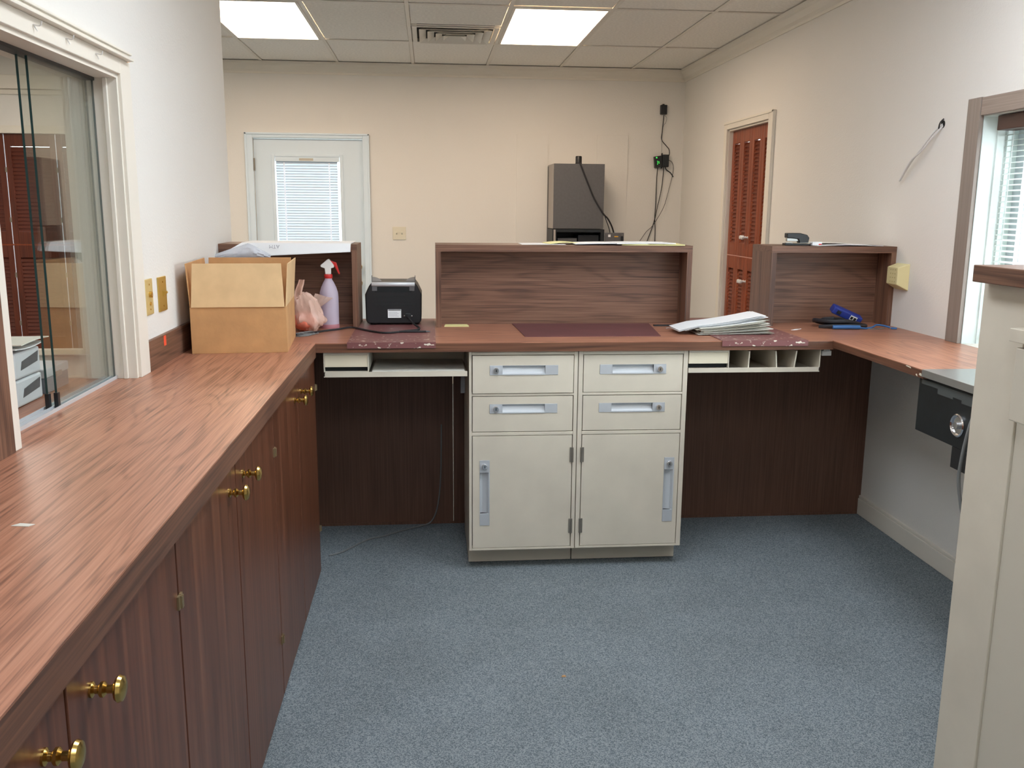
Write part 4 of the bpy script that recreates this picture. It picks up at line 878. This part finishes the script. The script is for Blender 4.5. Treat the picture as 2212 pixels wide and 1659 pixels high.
for x, z, s in ((1.941, 1.958, .005), (1.950, 1.928, .003), (1.952, 1.917, .003), (1.962, 1.925, .003), (1.964, 1.914, .003), (1.951, 1.905, .003)): box('led', ledg, t, x-s, x+s, YW-.0515, YW-.05, z-s, z+s)
def wire(name, label, pts, r=.003, m=rubber):
    o = MB().tube([(x, YW-.012-d, z) for x, z, d in pts], r, 6).build(name, m, at=(pts[-1][0], YW-.012, pts[-1][1]), smooth=True); return tag(o, label, 'cable')
wire('sensor_cable', 'thin black cable from the wall sensor down to the modem', [(1.997, 2.312, .01), (1.995, 2.24, 0), (1.99, 2.17, 0), (1.988, 2.11, 0), (2.03, 2.06, 0), (2.056, 2.03, 0), (2.058, 1.99, .01), (2.045, 1.972, .03)], .0035)
wire('sensor_wire', 'pale loop of wire just below the wall sensor', [(2.0, 2.312, .012), (2.022, 2.29, .01), (2.018, 2.25, 0), (1.998, 2.22, 0), (1.990, 2.12, 0), (1.987, 2.0, .02)], .0016, greyc)
wire('modem_cable', 'straight black cable hanging from the modem, leftmost of three', [(1.955, 1.874, .03), (1.958, 1.78, 0), (1.957, 1.57, 0), (1.953, 1.45, 0), (1.960, 1.36, 0), (1.962, 1.2, 0)], .0035)
wire('modem_cable', 'black cable curving left from under the modem', [(2.008, 1.884, .03), (2.012, 1.80, 0), (2.0, 1.69, .006), (1.97, 1.54, .01), (1.952, 1.45, .012), (1.93, 1.36, 0), (1.888, 1.24, 0)], .0035)
wire('modem_cable', 'thin cable looping out right of the modem and back left', [(2.05, 1.94, .02), (2.085, 1.925, 0), (2.10, 1.88, 0), (2.092, 1.80, 0), (2.06, 1.66, 0), (2.03, 1.56, .016), (1.985, 1.47, .02), (1.93, 1.38, .01), (1.88, 1.33, 0), (1.82, 1.24, 0)], .0022, cable_sleeve)
wire('modem_cable', 'short black cable stub at the right of the modem', [(2.02, 1.884, .03), (2.04, 1.86, 0), (2.075, 1.835, .004), (2.1, 1.80, .006)], .0045)

# ================================================================== BEYOND THE GLASS
t = thing('receipt_printer', 'stacked pale grey receipt printers with dark side grips beyond the glass', 'printer', (-1.20, 2.53, ZC))
for k in range(2):
    z = ZC+.001+k*.074
    c = MB().box(-1.32, -1.088, 2.445, 2.605, z, z+.072).build('printer_case', pgrey, t, bevel=.006)
    MB().prism([(2.478, z+.022), (2.585, z+.032), (2.592, z+.060), (2.488, z+.045)], 'X', -1.0885, -1.0868).build('side_grip', dgrey, c, bevel=.002)
    MB().box(-1.30, -1.11, 2.4435, 2.445, z+.02, z+.06).build('front_cover', mgrey, c); MB().box(-1.27, -1.14, 2.4422, 2.4435, z+.006, z+.011).build('paper_slot', black, c)
for k, (dx, mt) in enumerate(((0, paper), (.012, paper2))):
    o = MB().sheet(10, 6, lambda u, v: (-1.33+dx+.25*u, 2.44+.175*v+.01*k, ZC+.160+k*.010+.006*math.sin(5*u+2*k)*math.sin(3*v)), .003).build('stacked_form', mt, at=(-1.2, 2.52, ZC+.15+k*.01), smooth=True); tag(o, ('lower' if k == 0 else 'upper')+' white paper form on the grey printers beyond the glass', 'paper', 'forms on the printers')
t = thing('cash_box', 'small grey-blue box behind the printers beyond the glass', 'box', (-1.2, 2.72, ZC))
box('base', mgrey, t, -1.30, -1.092, 2.64, 2.80, ZC+.0005, ZC+.045, .003); box('lid', pgrey, t, -1.302, -1.09, 2.638, 2.802, ZC+.0455, ZC+.072, .003); box('latch', lgrey, t, -1.0895, -1.086, 2.70, 2.74, ZC+.04, ZC+.055)

# ---- grey cord on the floor under the left bay
o = MB().tube([(-.455, 3.84, .004), (-.40, 3.88, .004), (-.30, 4.02, .004), (-.22, 4.07, .004), (-.12, 4.15, .004), (-.05, 4.19, .006), (0, 4.218, .02), (.03, 4.222, .10), (.045, 4.223, .25), (.05, 4.225, .5)], .0035, 7).build('floor_cord', greyc, at=(-.2, 4.1, 0), smooth=True); tag(o, 'thin grey cord on the carpet climbing the dark panel', 'cord')
for k, (x, y, lb) in enumerate(((.43, 2.72, 'tiny rust-coloured crumb'), (.30, 2.08, 'tiny white speck'), (.66, 2.08, 'tiny white fleck'))):
    o = MB().hexa([(x-.008, y-.004, .0), (x+.008, y-.003, .0), (x+.007, y+.004, .0), (x-.007, y+.004, .0), (x-.005, y-.003, .004), (x+.006, y-.002, .003), (x+.004, y+.003, .004), (x-.005, y+.003, .003)]).build('carpet_crumb', kraft if k == 0 else paper, at=(x, y, 0)); tag(o, lb+' on the blue carpet', 'crumb')
